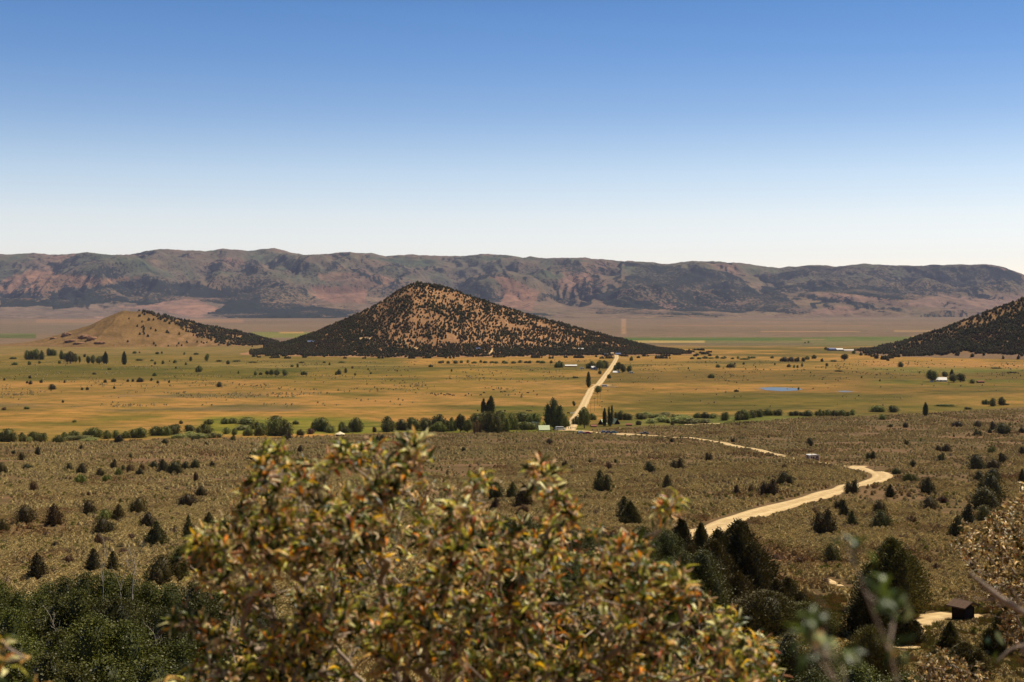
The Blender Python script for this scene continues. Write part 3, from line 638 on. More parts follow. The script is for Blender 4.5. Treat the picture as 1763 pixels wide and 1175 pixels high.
crop(1163, 400, 2.937, """s112,940,24,35;s150,940,26,40;s190,940,20,50;s250,952,38,40;s320,950,40,60;s350,948,45,50;s385,940,35,45;s420,935,35,40;s465,927,30,45;s517,927,28,42;s610,928,22,60;s670,930,26,45;s730,932,32,40;
s770,932,30,40;s800,932,28,40;s835,932,30,45;s870,930,20;s895,925,25;s1020,908,28,65;s1103,910,30,48;s1045,948,24,36;p1264,928,68,26;s1365,880,12,110;s1478,897,12,30;s1570,872,28,50;s1605,880,42,50;
s1650,875,45,55;1087,985,14,22;1163,988,24,26;1430,985,26,54;1530,988,32,46;1603,1000,38,42;1652,1018,48,70;1590,1015,20;1530,1030,28,40;1750,1015,25,26;470,1040,14;290,1062,18,20;b440,1058,16;678,1082,38,36;
1275,1020,12;1408,1035,10;s181,738,24,38;s308,808,14,28;s941,738,12;s1034,755,14;s215,685,18,36;s280,685,24,50;s300,670,12;s345,670,14;s207,662,8;s65,693,12;s405,685,10;s152,660,10;s573,683,18,22;s600,686,16;
s617,686,14;s640,680,18;s765,678,18;s502,672,14;s700,640,22,35;s665,645,20,30;c855,648,34,45;c902,618,22,24;s1138,682,28,42;s490,638,14,30;s825,705,8,60;s622,798,16,14;s927,830,8;c1295,757,64,72;c1362,735,32,40;
j1398,725,28,22;c1405,760,44,60;c1440,758,46,55;s1500,765,22,45;s1455,755,22,20;c760,598,18,20;s672,560,10,16;s655,562,8;550,655,22,40;585,655,22,40;615,655,20,30;645,655,20;740,655,15;s800,655,10,40;
s240,640,10,40;s350,645,10,60;s180,640,8,50;l30,965,30,90;l80,968,25,90;l150,965,20,60;l30,945,20,80;s1690,980,14;s1720,975,12;s1675,875,10,30;s1620,690,8,70;s1700,712,8,60""")
# dark green scrub along the foot of the cone hill
rr = np.random.default_rng(5)
for i, q in enumerate(np.linspace(755, 945, 20)):
    plant('s', q+rr.uniform(-4, 4), 625.5+rr.uniform(-.8, .8), rr.uniform(3.5, 6), rr.uniform(7, 13))
for q in np.linspace(1190, 1300, 9): plant('s', q+rr.uniform(-4, 4), 618+rr.uniform(-1, 1), rr.uniform(3, 6), rr.uniform(7, 14))
# big junipers close below the lookout
BIG = [(1534, 1057, 131, 112, 0, None), (1500, 1100, 112, 84, 1, None), (1173, 1010, 122, 62, 1, None), (1207, 1000, 100, 52, 1, None), (1272, 1035, 140, 120, 0, None), (1228, 1068, 140, 112, 0, None),
       (1318, 1100, 88, 130, 2, None), (1385, 1095, 62, 100, 2, None), (1356, 1050, 56, 60, 0, None), (1636, 1132, 62, 44, 1, None), (1500, 1190, 120, 90, 2, None), (1558, 1110, 60, 55, 1, None), (1722, 1132, 80, 52, 0, None),
       (1660, 1175, 70, 90, 0, None), (320, 985, 50, 56, 2, None), (1085, 905, 42, 36, 1, None)]
for px, py, h, w, v, yf in BIG: plant('J', px, py, h, w, v=v)
# ------------------------------------------------------------------ uncountable cover, scattered with geometry nodes
def scatter(name, P, rot, scl, idx, protos, tint=None):
    me = bpy.data.meshes.new(name); me.vertices.add(len(P)); me.vertices.foreach_set("co", np.ascontiguousarray(P, np.float32).ravel())
    for k, a, t in (("rz", rot, 'FLOAT'), ("sc", scl, 'FLOAT'), ("ix", idx, 'INT')):
        q = me.attributes.new(k, t, 'POINT'); q.data.foreach_set("value", np.ascontiguousarray(a, np.int32 if t == 'INT' else np.float32))
    o = bpy.data.objects.new(name, me); link(o)
    col = bpy.data.collections.new(name+"_kinds")
    for i, pm in enumerate(protos): col.objects.link(bpy.data.objects.new(f"{name}_kind_{chr(97+i)}", pm))
    ng = bpy.data.node_groups.new(name, 'GeometryNodeTree')
    ng.interface.new_socket("Geometry", in_out='INPUT', socket_type='NodeSocketGeometry'); ng.interface.new_socket("Geometry", in_out='OUTPUT', socket_type='NodeSocketGeometry')
    n = ng.nodes; l = ng.links; gi = n.new("NodeGroupInput"); go = n.new("NodeGroupOutput")
    ci = n.new("GeometryNodeCollectionInfo"); ci.inputs[0].default_value = col; ci.inputs["Separate Children"].default_value = True; ci.inputs["Reset Children"].default_value = True
    ip = n.new("GeometryNodeInstanceOnPoints"); ip.inputs["Pick Instance"].default_value = True
    def na(k, t):
        q = n.new("GeometryNodeInputNamedAttribute"); q.data_type = t; q.inputs[0].default_value = k; return q.outputs[0]
    cx = n.new("ShaderNodeCombineXYZ"); l.new(na("rz", 'FLOAT'), cx.inputs[2])
    l.new(gi.outputs[0], ip.inputs["Points"]); l.new(ci.outputs[0], ip.inputs["Instance"]); l.new(na("ix", 'INT'), ip.inputs["Instance Index"])
    e2r = n.new("FunctionNodeEulerToRotation"); l.new(cx.outputs[0], e2r.inputs[0]); l.new(e2r.outputs[0], ip.inputs["Rotation"])
    l.new(na("sc", 'FLOAT'), ip.inputs["Scale"]); l.new(ip.outputs[0], go.inputs[0])
    md = o.modifiers.new(name, 'NODES'); md.node_group = ng
    tag(o, kind="stuff"); return o
# --- roads and paths (needed by the sagebrush so that it keeps off them)
def road_pts(txt, surf=None):
    out = []
    for t in txt.split(';'):
        a = [float(q) for q in t.split(',')]; out.append(at(a[0], a[1], surf)[:2])
    P = np.array(out); d = np.r_[0, np.cumsum(np.linalg.norm(np.diff(P, axis=0), axis=1))]
    s = np.arange(0, d[-1], 4.0); Q = np.stack([np.interp(s, d, P[:, 0]), np.interp(s, d, P[:, 1])], 1)
    for _ in range(3): Q[1:-1] = (Q[:-2]+2*Q[1:-1]+Q[2:])/4
    return Q
roadm, _nt, _b = nmat("pale_dirt"); _p = N(_nt, "ShaderNodeNewGeometry").outputs["Position"]
_f = noise(_nt, _p, .5, 5, .65); _g = noise(_nt, _p, .05, 3)
_u = attr(_nt, "u").outputs["Fac"]; _a = mul(_nt, mul(_nt, _u, .24, "SUBTRACT"), 0, "ABSOLUTE"); _rut = mrange(_nt, _a, .05, .12)   # distance from the nearer wheel track
_c = mix(_nt, mrange(_nt, _f, .35, .7), mix(_nt, _g, alb(242, 212, 156), alb(228, 196, 140)), alb(208, 174, 122))
_c = mix(_nt, mul(_nt, _rut, mrange(_nt, _f, .3, .6), "MULTIPLY"), _c, alb(200, 166, 114))
_nt.links.new(mix(_nt, mul(_nt, mrange(_nt, _u, .40, .5), mrange(_nt, _f, .35, .55), "MULTIPLY"), _c, alb(140, 112, 74)), _b.inputs["Base Color"]); bump(_nt, _b, _f, .15, .5)
ROADS = []
def road(name, P, w, surf=None, lift=.16):
    w = np.broadcast_to(np.asarray(w, float), len(P)); t = unit(np.gradient(P, axis=0)); s = np.stack([t[:, 1], -t[:, 0]], 1)
    wob = .35*np.array([pn(P[:, 0]/11, P[:, 1]/11, 8), pn(P[:, 0]/11, P[:, 1]/11, 9)])
    k = np.linspace(-.5, .5, 7); f = surf or ground
    XY = P[:, None]+s[:, None]*(k[None, :, None]*w[:, None, None]+(np.abs(k) > .49)[None, :, None]*(np.sign(k)[None, :]*np.where(k < 0, wob[0][:, None], wob[1][:, None]))[..., None])
    Z = f(XY[..., 0], XY[..., 1])+lift-.25*(np.abs(k) > .49)
    V = np.concatenate([XY, Z[..., None]], -1).reshape(-1, 3); i = np.arange(len(V)).reshape(len(P), 7)
    q = np.stack([i[:-1, :-1], i[1:, :-1], i[1:, 1:], i[:-1, 1:]], -1).reshape(-1, 4)
    o = obj(name, mesh_np(name, V, q, 4, roadm, {"u": np.tile(np.abs(k), len(P)).astype(np.float32)})); tag(o, kind="structure"); ROADS.append((P, w)); return o
road("road", road_pts("981,743;984,737;990,721;1002,704;1010,687;1018,671;1031,662;1041,649;1053,632;1058,624;1062,616.5;1061,612"), 7.2, with_ground(h_cone), .5)
road("road", road_pts("1062,617;1070,617.2;1082,617.5"), 5.5, with_ground(h_cone), .5)
road("road", road_pts("1480,803;1466,804.5;1487,808;1508,813;1521,818;1517,825;1502,830;1480,836;1450,844;1420,851;1360,868;1300,885;1250,899;1212,914;1196,926;1188,940;1186,955"), 7.4)
road("road", road_pts("1196,755.5;1210,757;1250,763.5;1300,774;1350,786"), 5.6)
road("road", road_pts("1350,786;1385,793;1420,797.5;1466,804.5"), 2.4); ROADS.pop()
road("road", road_pts("960,741.5;984,742;1012,742.5;1040,746.5;1064,747;1085,747.3;1104,749;1150,753;1196,755.5"), 4.0)
road("path", road_pts("1064,747.5;1080,748;1100,749.5"), 11)
road("path", road_pts("1017,663;1031,662.4;1045,663.4;1056,664.5"), 7, None, .3)
road("path", road_pts("1552,1118;1556,1094;1562,1080;1580,1075;1598,1072;1612,1062;1640,1058;1690,1062;1720,1060"), [3.2]*1+[3.4], None, .1) if False else road("path", road_pts("1552,1118;1555,1096;1562,1080;1580,1075;1600,1070;1614,1060;1640,1060;1690,1062;1720,1060"), 4.6, None, .1)
road("path", road_pts("1598,1058;1622,1062;1660,1066"), 6.5, None, .12)
road("path", road_pts("1418,996;1432,1003;1446,1010;1456,1014"), 1.6, None, .08)
road("path", road_pts("1270,730.8;1300,730;1330,731;1370,732;1415,732.5"), 5, None, .1) if False else None
road("path", road_pts("1178,731.5;1200,730.5;1226,729.5;1244,729.5"), 3.5, None, .12)
# --- pond
pondm, _nt, _b = nmat("pond_water"); _b.inputs["Base Color"].default_value = (.10, .13, .15, 1); _b.inputs["Roughness"].default_value = .3; _b.inputs["Specular IOR Level"].default_value = .6
bump(_nt, _b, noise(_nt, N(_nt, "ShaderNodeNewGeometry").outputs["Position"], 1.2, 3), .25, .7)
shorem = plain('dry_mud', alb(150, 118, 72), .95, .05, .25, .4)
def sheet(name, poly, lift, mat):
    P = [at(a, b)[:2] for a, b in poly]; n = len(P); cx, cy = np.mean(P, 0)
    V = [(cx, cy, 0)]; m = 10
    pts = []
    for i in range(n):
        a, b = np.array(P[i]), np.array(P[(i+1) % n])
        for t in np.linspace(0, 1, m, endpoint=False): q = a+(b-a)*t; w = 1+.02*float(pn(q[0]/6, q[1]/6, 33)); pts.append((cx+(q[0]-cx)*w, cy+(q[1]-cy)*w))
    V = np.array([(cx, cy)]+pts); Z = ground(V[:, 0], V[:, 1]).max()+lift
    V = np.c_[V, np.full(len(V), Z)]; k = len(pts); Fc = np.array([(0, 1+i, 1+(i+1) % k) for i in range(k)])
    o = obj(name, mesh_np(name, V, Fc, 3, mat)); tag(o, kind="structure"); return o
sheet("pond_shore", [(1296, 669.2), (1306, 667.9), (1350, 667.4), (1378, 669.4), (1383, 671.2), (1373, 673.6), (1345, 674.8), (1312, 672.8)], .10, shorem)
sheet("pond_shore", [(1436, 674.8), (1446, 673), (1468, 673.6), (1482, 675.4), (1458, 676.4), (1440, 676.0)], .10, shorem)
sheet("pond_water", [(1307, 668.6), (1330, 667.4), (1352, 668), (1376, 669.6), (1383, 671), (1372, 673.2), (1345, 674.4), (1318, 672.4)], .25, pondm)
sheet("pond_water", [(1443, 674.2), (1454, 673.6), (1466, 674.4), (1470, 675.2), (1455, 675.9), (1445, 675.4)], .25, pondm)
# --- sagebrush
def sage_proto(seed, n=110, w=1.0, h=.62):
    r = np.random.default_rng(seed); th = r.uniform(0, 6.28, n); s = r.uniform(0, 1, n)**.7
    lob = 1+.25*np.sin(th*3+seed); R_ = .5*w*np.cos(s*1.45)*lob*(1-.3*r.uniform(size=n)); z = h*np.sin(s*1.5)*(1-.25*r.uniform(size=n))+.03
    P = np.stack([np.cos(th)*R_, np.sin(th)*R_, z], 1); D = np.stack([np.cos(th)*.6, np.sin(th)*.6, np.full(n, .9)], 1)+.4*r.normal(size=(n, 3))
    V, Fc = leaves(P, D, r.uniform(.08, .17, n), r.uniform(.05, .09, n), r, np.stack([np.cos(th), np.sin(th), .6+s*1.4], 1)); v = np.repeat(np.clip(.3+.7*r.uniform(size=n), 0, 1), 4)
    a = np.linspace(0, 6.283, 9)[:-1]; hs = np.linspace(0, 1, 4); X = .36*w*np.cos(hs*1.5)[:, None]*np.cos(a); Y = .36*w*np.cos(hs*1.5)[:, None]*np.sin(a); Z = np.broadcast_to((h*.8*np.sin(hs*1.55))[:, None], X.shape)
    i = np.arange(32).reshape(4, 8); j = np.roll(i, -1, 1); V2 = np.stack([X, Y, Z], -1).reshape(-1, 3)
    V, Fc = join_np([(V, Fc), (V2, np.stack([i[:-1], j[:-1], j[1:], i[1:]], -1).reshape(-1, 4))]); return V, Fc, np.r_[v, np.full(32, .2)]
def sagemat():
    m, nt, b = nmat("sage_foliage"); v = attr(nt, "v").outputs["Fac"]; oi = N(nt, "ShaderNodeObjectInfo"); loc = oi.outputs["Location"]
    c = mix(nt, v, alb(158, 138, 88, 1.05), alb(212, 188, 130, 1.05))
    big = noise(nt, loc, .035, 4, .6); c = mix(nt, mrange(nt, big, .5, .68), c, mix(nt, v, alb(136, 104, 62), alb(182, 140, 92)))
    med = noise(nt, loc, .2, 3, .6); c = mix(nt, mrange(nt, med, .56, .74), c, mix(nt, v, alb(126, 106, 84), alb(180, 152, 124)))
    c = mix(nt, mrange(nt, oi.outputs["Random"], .88, .98), c, mix(nt, v, alb(104, 100, 44), alb(150, 142, 66)))
    h = N(nt, "ShaderNodeHueSaturation"); nt.links.new(c, h.inputs["Color"]); nt.links.new(mrange(nt, oi.outputs["Random"], 0, 1, .78, 1.14), h.inputs["Value"])
    nt.links.new(h.outputs[0], b.inputs["Base Color"]); return m
SM = sagemat(); SAGES = []
for k in range(5):
    V, Fc, v = sage_proto(600+k, 230, 1.0+.2*(k % 2), .6+.12*(k % 3)); SAGES.append(mesh_np("sagebrush", V, Fc, 4, SM, {"v": v}))
def wedge(n, y0, y1, r, p0=-450, p1=2213):
    y = np.sqrt(r.uniform(y0*y0, y1*y1, n)); px = r.uniform(p0, p1, n); return px2x(px, y), y
def off_roads(x, y, pad=.6):
    ok = np.ones(len(x), bool)
    for P, w in ROADS:
        bb = (x > P[:, 0].min()-8) & (x < P[:, 0].max()+8) & (y > P[:, 1].min()-8) & (y < P[:, 1].max()+8); I = np.where(bb & ok)[0]
        for c in range(0, len(I), 4000):
            j = I[c:c+4000]; d = np.min((x[j][:, None]-P[None, :, 0])**2+(y[j][:, None]-P[None, :, 1])**2, 1); ok[j] &= d > (w[0]/2+pad)**2
    return ok
def sage():
    r = np.random.default_rng(12); xs = []; ys = []; ss = []
    for n, y0, y1, s0, s1 in ((33000, 25, 200, .6, 1.4), (58000, 200, 340, .6, 1.45), (61000, 340, 560, .7, 1.6), (92000, 560, 1150, .8, 1.7)):
        x, y = wedge(n, y0, y1, r); s = r.uniform(s0, s1, n)*(1+.25*pn(x/12, y/12, 71))
        dens = fbm(x/40, y/40, 3, 70); keep = r.uniform(size=n) < np.clip(.76+dens*1.2, .08, 1)
        px, py = proj(x, y, ground(x, y))
        edge = np.interp(px, [-400, 0, 300, 500, 620, 900, 1000, 1130, 1250, 1400, 1500, 1763, 2200], [770, 764, 756, 754, 748, 743, 742, 733, 730, 718, 716, 702, 690])
        keep &= (py > edge+.5) & off_roads(x, y, 1.2)
        keep &= ~inpoly(px, py, [(1370, 1030), (1455, 1028), (1455, 1110), (1400, 1120)])
        kx, ky, _ = at(1658, 1072.5); keep &= (x-kx)**2+(y-ky+.8)**2 > 2.6**2
        xs.append(x[keep]); ys.append(y[keep]); ss.append(s[keep])
    x, y, s = map(np.concatenate, (xs, ys, ss)); n = len(x)
    # lines of grey-green sage in the dry meadow
    xm, ym = wedge(60000, 1150, 2200, r, -60, 1830); pxm, pym = proj(xm, ym, 0*xm)
    dm = fbm(xm/70, ym/90, 4, 73); band = np.exp(-((pym-702)/4.5)**2)*(pxm < 560)+.9*np.exp(-((pym-681)/4)**2)*(pxm < 620)+.35*np.exp(-((pym-664)/14)**2)*(pxm < 900)+.04+.2*(pym < 655)
    k = (r.uniform(size=len(xm)) < band*np.clip(.1+dm*1.3, 0, 1)*.75) & off_roads(xm, ym, 2)
    x = np.r_[x, xm[k]]; y = np.r_[y, ym[k]]; s = np.r_[s, r.uniform(1.0, 2.4, k.sum())]; n = len(x)
    scatter("sagebrush", np.stack([x, y, ground(x, y)-.04], 1), r.uniform(0, 6.28, n), s, r.integers(0, 5, n), SAGES)
sage()
# --- grass tufts in the green patch and round the kiosk path
def grass():
    r = np.random.default_rng(14); n = 60; th = r.uniform(0, 6.28, n); b = np.stack([np.cos(th), np.sin(th)], 1)*.3*r.uniform(0, 1, n)[:, None]**.5
    P = np.c_[b, np.full(n, .25)]; V, Fc = leaves(P, np.c_[b*1.2, np.full(n, 1)], r.uniform(.4, .7, n), .035, r)
    gmz = leafmat("grass_blades", alb(96, 98, 34), alb(150, 140, 62), alb(160, 124, 64), trans=.2); me = mesh_np("grass", V, Fc, 4, gmz, {"v": np.repeat(r.uniform(size=n), 4)})
    m = 26000; y = r.uniform(120, 260, m); px = r.uniform(1350, 1763, m); x = px2x(px, y); pxx, py = proj(x, y, ground(x, y))
    k = inpoly(pxx, py, [(1370, 1030), (1455, 1028), (1455, 1110), (1400, 1120)]) | (inpoly(pxx, py, [(1560, 1040), (1620, 1035), (1763, 1045), (1763, 1175), (1560, 1175)]) & (r.uniform(size=m) < .6))
    k &= off_roads(x, y, .1); x, y = x[k], y[k]
    scatter("grass", np.stack([x, y, ground(x, y)-.02], 1), r.uniform(0, 6.28, len(x)), r.uniform(.7, 1.3, len(x)), np.zeros(len(x)), [me])
grass()
# --- juniper and pinyon woodland on the hills: single trees where they show largest, the rest as one cover
FARJ = []
for k in range(4):
    V, Fc, v = lobes_crown(700+k, jl(70+k, ('dome', 'dome', 'cone', 'twin')[k]), 240, .17, up=.7, rag=.12); FARJ.append(mesh_np("juniper_crown", V, Fc, 4, JUN, {"v": v}))
def hill_trees():
    r = np.random.default_rng(15); X, Y, Z, S = [], [], [], []
    def put(h, n, p0, p1, y0, y1, dens, s0, s1, thr=.8):
        y = r.uniform(y0, y1, n); px0 = r.uniform(p0, p1, n); x = px2x(px0, y); hz = h(x, y); z = ground(x, y)+hz; px, py = proj(x, y, z)
        k = (hz > thr+1.5*pn(x/25, y/25, 83)) & (r.uniform(size=n) < dens(px, py, x, y)) & off_roads(x, y, 2)
        X.append(x[k]); Y.append(y[k]); Z.append(z[k]); S.append(r.uniform(s0, s1, k.sum())*(1+.25*pn(x[k]/30, y[k]/30, 81)))
    def dc(px, py, x, y):
        n = .5+.6*fbm(x/60, y/60, 3, 82)
        d = .12+.66*n
        d = np.maximum(d, sstep(583, 606, py)*1.0); d = np.maximum(d, sstep(735, 590, px-.9*(py-560))*sstep(505, 545, py)*1.0)
        d = d+.45*sstep(503, 492, py)
        ridge = np.interp(px, [700, 780, 880, 980, 1080, 1180], [488, 499, 532, 561, 587, 611]); d = d+.35*sstep(9, 2, py-ridge)*(px > 740)
        d = d*np.where((abs(px-629) < 10)*(abs(py-583) < 2), 0, 1)*np.where(abs(px-(846-(py-606)*.6)) < 3, np.where(abs(py-606) < 6, 0, 1), 1)
        d = d*np.where((abs(py-(590+(px-690)*.42)) < 1.3)*(px > 683)*(px < 745), .15, 1)
        return d*.62
    put(h_cone, 64000, 430, 1225, 2280, 2760, dc, 2.3, 4.7)
    def dl(px, py, x, y):
        e = np.interp(px, [235, 290, 330, 380, 430, 475], [532, 552, 572, 590, 596, 606])
        return np.where(px > 236, sstep(8, -6, py-e)*(.34+.5*fbm(x/30, y/30, 3, 84))+.012, .001)
    put(h_low, 14000, 120, 480, 2960, 3300, dl, 4, 6.5)
    def dr(px, py, x, y):
        lit = np.interp(px, [1490, 1540, 1763, 2100], [612, 608, 524, 440]); top = np.interp(px, [1490, 1540, 1620, 1763, 1850, 2100], [618, 603, 570, 516, 486, 450])
        a = sstep(0, 10, py-top-6-.05*(px-1540)); return np.where(py > np.interp(px, [1500, 1600, 1660, 1763], [628, 614, 606, 611])+3*pn(x/30, y/30, 5), .03, a*.95+.22*(1-a)+.1)*.9
    put(h_right, 26000, 1470, 2150, 2150, 2720, dr, 4.0, 6.5)
    X, Y, Z, S = map(np.concatenate, (X, Y, Z, S)); n = len(X); print("hill trees", n)
    px, py = proj(X, Y, Z); vis = (px > 5) & (px < 1758)
    # largest on the picture: nearest along the foot of the cone hill and the right hill
    big = np.argsort(-(S/Y)*vis)[:NIND]; rest = np.setdiff1d(np.arange(n), big)
    for i in big:
        m = JP[int(r.integers(6))][0]; e = obj("juniper_tree", m, None, (X[i], Y[i], Z[i]-.1), r.uniform(0, 6.28)); s = float(S[i]); e.scale = (s*1.05, s*1.05, s)
        c = "cone" if px[i] < 1260 and Y[i] < 2900 and px[i] > 500 else ("low" if Y[i] > 2900 else ("right" if px[i] > 1300 else "cone"))
        where = {"cone": "on the steep cone shaped hill", "low": "on the low grassy hill", "right": "on the dark wooded hill"}[c]
        tag(e, f"dark juniper, one of many alike {where}", "juniper tree", f"junipers {where}")
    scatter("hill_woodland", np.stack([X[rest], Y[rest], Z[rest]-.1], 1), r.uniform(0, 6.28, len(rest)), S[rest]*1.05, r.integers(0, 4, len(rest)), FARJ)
NIND = 110
hill_trees()
# ------------------------------------------------------------------ built things
class MB:
    def __init__(s): s.v = []; s.f = []
    def box(s, x0, x1, y0, y1, z0, z1):
        k = len(s.v); s.v += [(x, y, z) for z in (z0, z1) for y in (y0, y1) for x in (x0, x1)]
        s.f += [tuple(k+i for i in q) for q in ((0, 2, 3, 1), (4, 5, 7, 6), (0, 1, 5, 4), (2, 6, 7, 3), (0, 4, 6, 2), (1, 3, 7, 5))]; return s
    def prism(s, prof, a0, a1, axis='y'):
        """closed profile (u,z) extruded along axis"""
        k = len(s.v); n = len(prof)
        for a in (a0, a1):
            for u, z in prof: s.v.append((u, a, z) if axis == 'y' else (a, u, z))
        s.f += [tuple(k+i for i in range(n)), tuple(k+n+i for i in reversed(range(n)))]+[(k+i, k+n+i, k+n+(i+1) % n, k+(i+1) % n) for i in range(n)]; return s
    def cyl(s, p0, p1, r0, r1=None, n=10):
        V, Fc = tube([p0, p1], [r0, r1 if r1 is not None else r0], n); k = len(s.v); s.v += [tuple(q) for q in V]; s.f += [tuple(int(i)+k for i in q) for q in Fc]
        s.f += [tuple(k+i for i in range(n)), tuple(k+n+i for i in range(n))]; return s
    def build(s, name, mat, parent=None, bevel=0, loc=(0, 0, 0), rz=0):
        me = bpy.data.meshes.new(name); me.from_pydata(s.v, [], s.f); me.materials.append(mat); o = obj(name, me, parent, loc, rz)
        if bevel: b = o.modifiers.new("bevel", 'BEVEL'); b.width = bevel; b.segments = 2
        return o
WHITE = plain("white_paint", alb(232, 226, 214, .85), .6, .3, .08, .8); GREENROOF = plain("pale_green_sheet_metal", alb(196, 204, 156, .85), .5, .4, .10, .5)
BROWN = plain("brown_stained_wood", alb(44, 30, 21), .8, .1, .35, 3); SHINGLE = plain("brown_shingles", alb(122, 98, 80), .9, .1, .3, 5)
DARK = plain("dark_opening", (.012, .012, .014), .3, .5, .1); CREAM = plain("cream_canvas", alb(240, 218, 176, .9), .9, .1, .06); REDR = plain("rust_red_sheet", alb(150, 92, 74), .8, .2, .25)
GREYW = plain("weathered_grey_wood", alb(120, 104, 88), .9, .1, .35, 3); BLUEW = plain("blue_grey_siding", alb(150, 164, 184), .8, .2, .12); BLUER = plain("slate_blue_roof", alb(96, 108, 140), .6, .3, .12)
TANW = plain("tan_plaster", alb(206, 176, 132), .9, .1, .1); TYRE = plain("tyre_rubber", (.02, .02, .02), .9, .1); CHROME = plain("wheel_metal", (.4, .4, .4), .4, .5); GLASSM = plain("dark_window_glass", (.02, .025, .03), .08, .6, .05)
def stone():
    m, nt, b = nmat("patchy_stone"); p = N(nt, "ShaderNodeNewGeometry").outputs["Position"]; v = N(nt, "ShaderNodeTexVoronoi"); v.inputs["Scale"].default_value = 1.6; nt.links.new(p, v.inputs["Vector"])
    s = N(nt, "ShaderNodeSeparateColor"); nt.links.new(v.outputs["Color"], s.inputs[0])
    nt.links.new(ramp(nt, s.outputs[0], [(0, alb(96, 72, 66)), (.3, alb(150, 122, 112)), (.6, alb(196, 172, 160)), (1, alb(230, 214, 200))]), b.inputs["Base Color"]); bump(nt, b, v.outputs["Distance"], .12, .6); return m
STONE = stone()
def scale_at(px, py, surf=None): p = at(px, py, surf); return p, p[1]/F
def house(name, label, cat, px, py, wpx, hpx, rpx, dm, rz, wall, roof, ridge='x', surf=None, win=2, group=None, over=.35):
    """gabled building: wall height hpx, roof rise rpx, width wpx (all as seen), depth dm metres"""
    (X, Y, Z), m = scale_at(px, py, surf); w = wpx*m/2; d = dm/2; h = max(hpx*m, .8); r = max(rpx*m, .6)
    t = empty(name, (X, Y, Z-.1), R(rz)); tag(t, label, cat, group)
    b = MB()
    if ridge == 'x': b.prism([(-d, 0), (d, 0), (d, h), (0, h+r), (-d, h)], -w, w, 'x')
    else: b.prism([(-w, 0), (w, 0), (w, h), (0, h+r), (-w, h)], -d, d, 'y')
    b.build("wall", wall, t)
    c = MB(); th = .18; a, e = (d, w) if ridge == 'x' else (w, d); k = r/a
    c.prism([(-a-over, h-k*over+.03), (0, h+r+.03), (a+over, h-k*over+.03), (a+over, h-k*over+th), (0, h+r+th+.03), (-a-over, h-k*over+th)], -e-over, e+over, 'x' if ridge == 'x' else 'y'); c.build("roof", roof, t)
    if h > 1.6:
        MB().box(-w*.12-.45, -w*.12+.45, -d-.04, -d+.02, 0, min(2.0, h-.2)).build("door", BROWN, t)
        for i in range(win):
            x = -w*.7+i*(1.4*w/max(win-1, 1)); f = MB().box(x-.5, x+.5, -d-.05, -d+.02, .9, min(1.9, h-.15)).build("window", WHITE, t); MB().box(x-.4, x+.4, -d-.07, -d-.045, 1.0, min(1.8, h-.25)).build("pane", GLASSM, f)
    return t
house("barn", "small barn with a broad pale green roof beside the tall dark poplar", "barn", 936.5, 741.5, 17.5, 1.2, 6.6, 7, 4, GREYW, GREENROOF, win=0)
house("farmhouse", "long low house with pale green roof half hidden behind willows", "house", 909, 735, 30, 2.5, 4.5, 6, -6, TANW, GREENROOF, win=3)
house("farmhouse", "narrow pale green gable end standing right of the long green roofed house", "house", 921.5, 737, 8, 2.5, 8, 7, 35, TANW, GREENROOF, 'y', win=0)
house("cabin", "steep roofed green cabin with dark gable, left of the twin poplars by the road", "cabin", 1037.5, 731, 9, .8, 7, 6, -28, BROWN, GREENROOF, 'y', win=0)
house("cabin", "steep pale green cabin roof peeking out right of the twin poplars", "cabin", 1059, 730.5, 10, .6, 7.5, 6, 22, BROWN, GREENROOF, 'y', win=0)
house("shed", "tiny shed with a pinkish red roof right of the road's end", "shed", 1022, 735.5, 9, 1.4, 1.6, 3, 10, BROWN, REDR, win=0)
house("shed", "low brown shed in the grass at the right of the green cabins", "shed", 1083, 733, 10, 1.4, 1.2, 3, -5, BROWN, REDR, win=0)
house("barn", "long white roofed barn at the foot of the cone hill", "barn", 983, 631.5, 20, 1.6, 1.6, 10, 0, REDR, WHITE, win=0)
house("farmhouse", "pale blue house under trees left of the upper straight road", "house", 1023, 636.5, 10, 3.6, 2.2, 9, 8, BLUEW, WHITE, win=2)
house("farmhouse", "low white roofed house among trees right of the straight road", "house", 1061, 642.5, 10, 1.2, 2.2, 9, -10, TANW, WHITE, win=2)
house("farmhouse", "tan building at the very top end of the straight road", "house", 1054, 611.5, 5, 3, 1.2, 9, 0, TANW, TANW, surf=with_ground(h_cone), win=1)
house("farmhouse", "blue roofed house at the top end of the straight road", "house", 1064, 611.5, 9, 2.0, 1.6, 9, 0, BLUEW, BLUER, surf=with_ground(h_cone), win=2)
house("farmhouse", "small blue roofed house left of the tan building atop the road", "house", 1043, 611.5, 7, 1.8, 1.4, 8, 0, BLUEW, BLUER, surf=with_ground(h_cone), win=1)
house("farmhouse", "white house among junipers on the lower cone hill, above the short dirt track", "house", 822.5, 602.5, 8, 2.2, 1.4, 8, 6, WHITE, BLUER, surf=with_ground(h_cone), win=2)
house("farmhouse", "lone house with slate blue roof in the dark woods left of the cone hill", "house", 536, 590.5, 12, 1.8, 2, 10, 0, GREYW, BLUER, surf=with_ground(h_cone), win=2)
house("farmhouse", "pale flat roofed house on the cone hill slope left of the road's top", "house", 1000, 602.5, 9, 1.8, 1.0, 8, 0, WHITE, WHITE, surf=with_ground(h_cone), win=2)
house("farmhouse", "tan house on the cone hill slope, farthest left of the two above the barn", "house", 989, 602, 6, 1.8, 1.0, 7, 0, TANW, TANW, surf=with_ground(h_cone), win=1)
house("farmhouse", "bright white roofed farmhouse between big trees in the right meadow", "house", 1620, 657, 18, 3, 4, 12, -12, WHITE, WHITE, win=3)
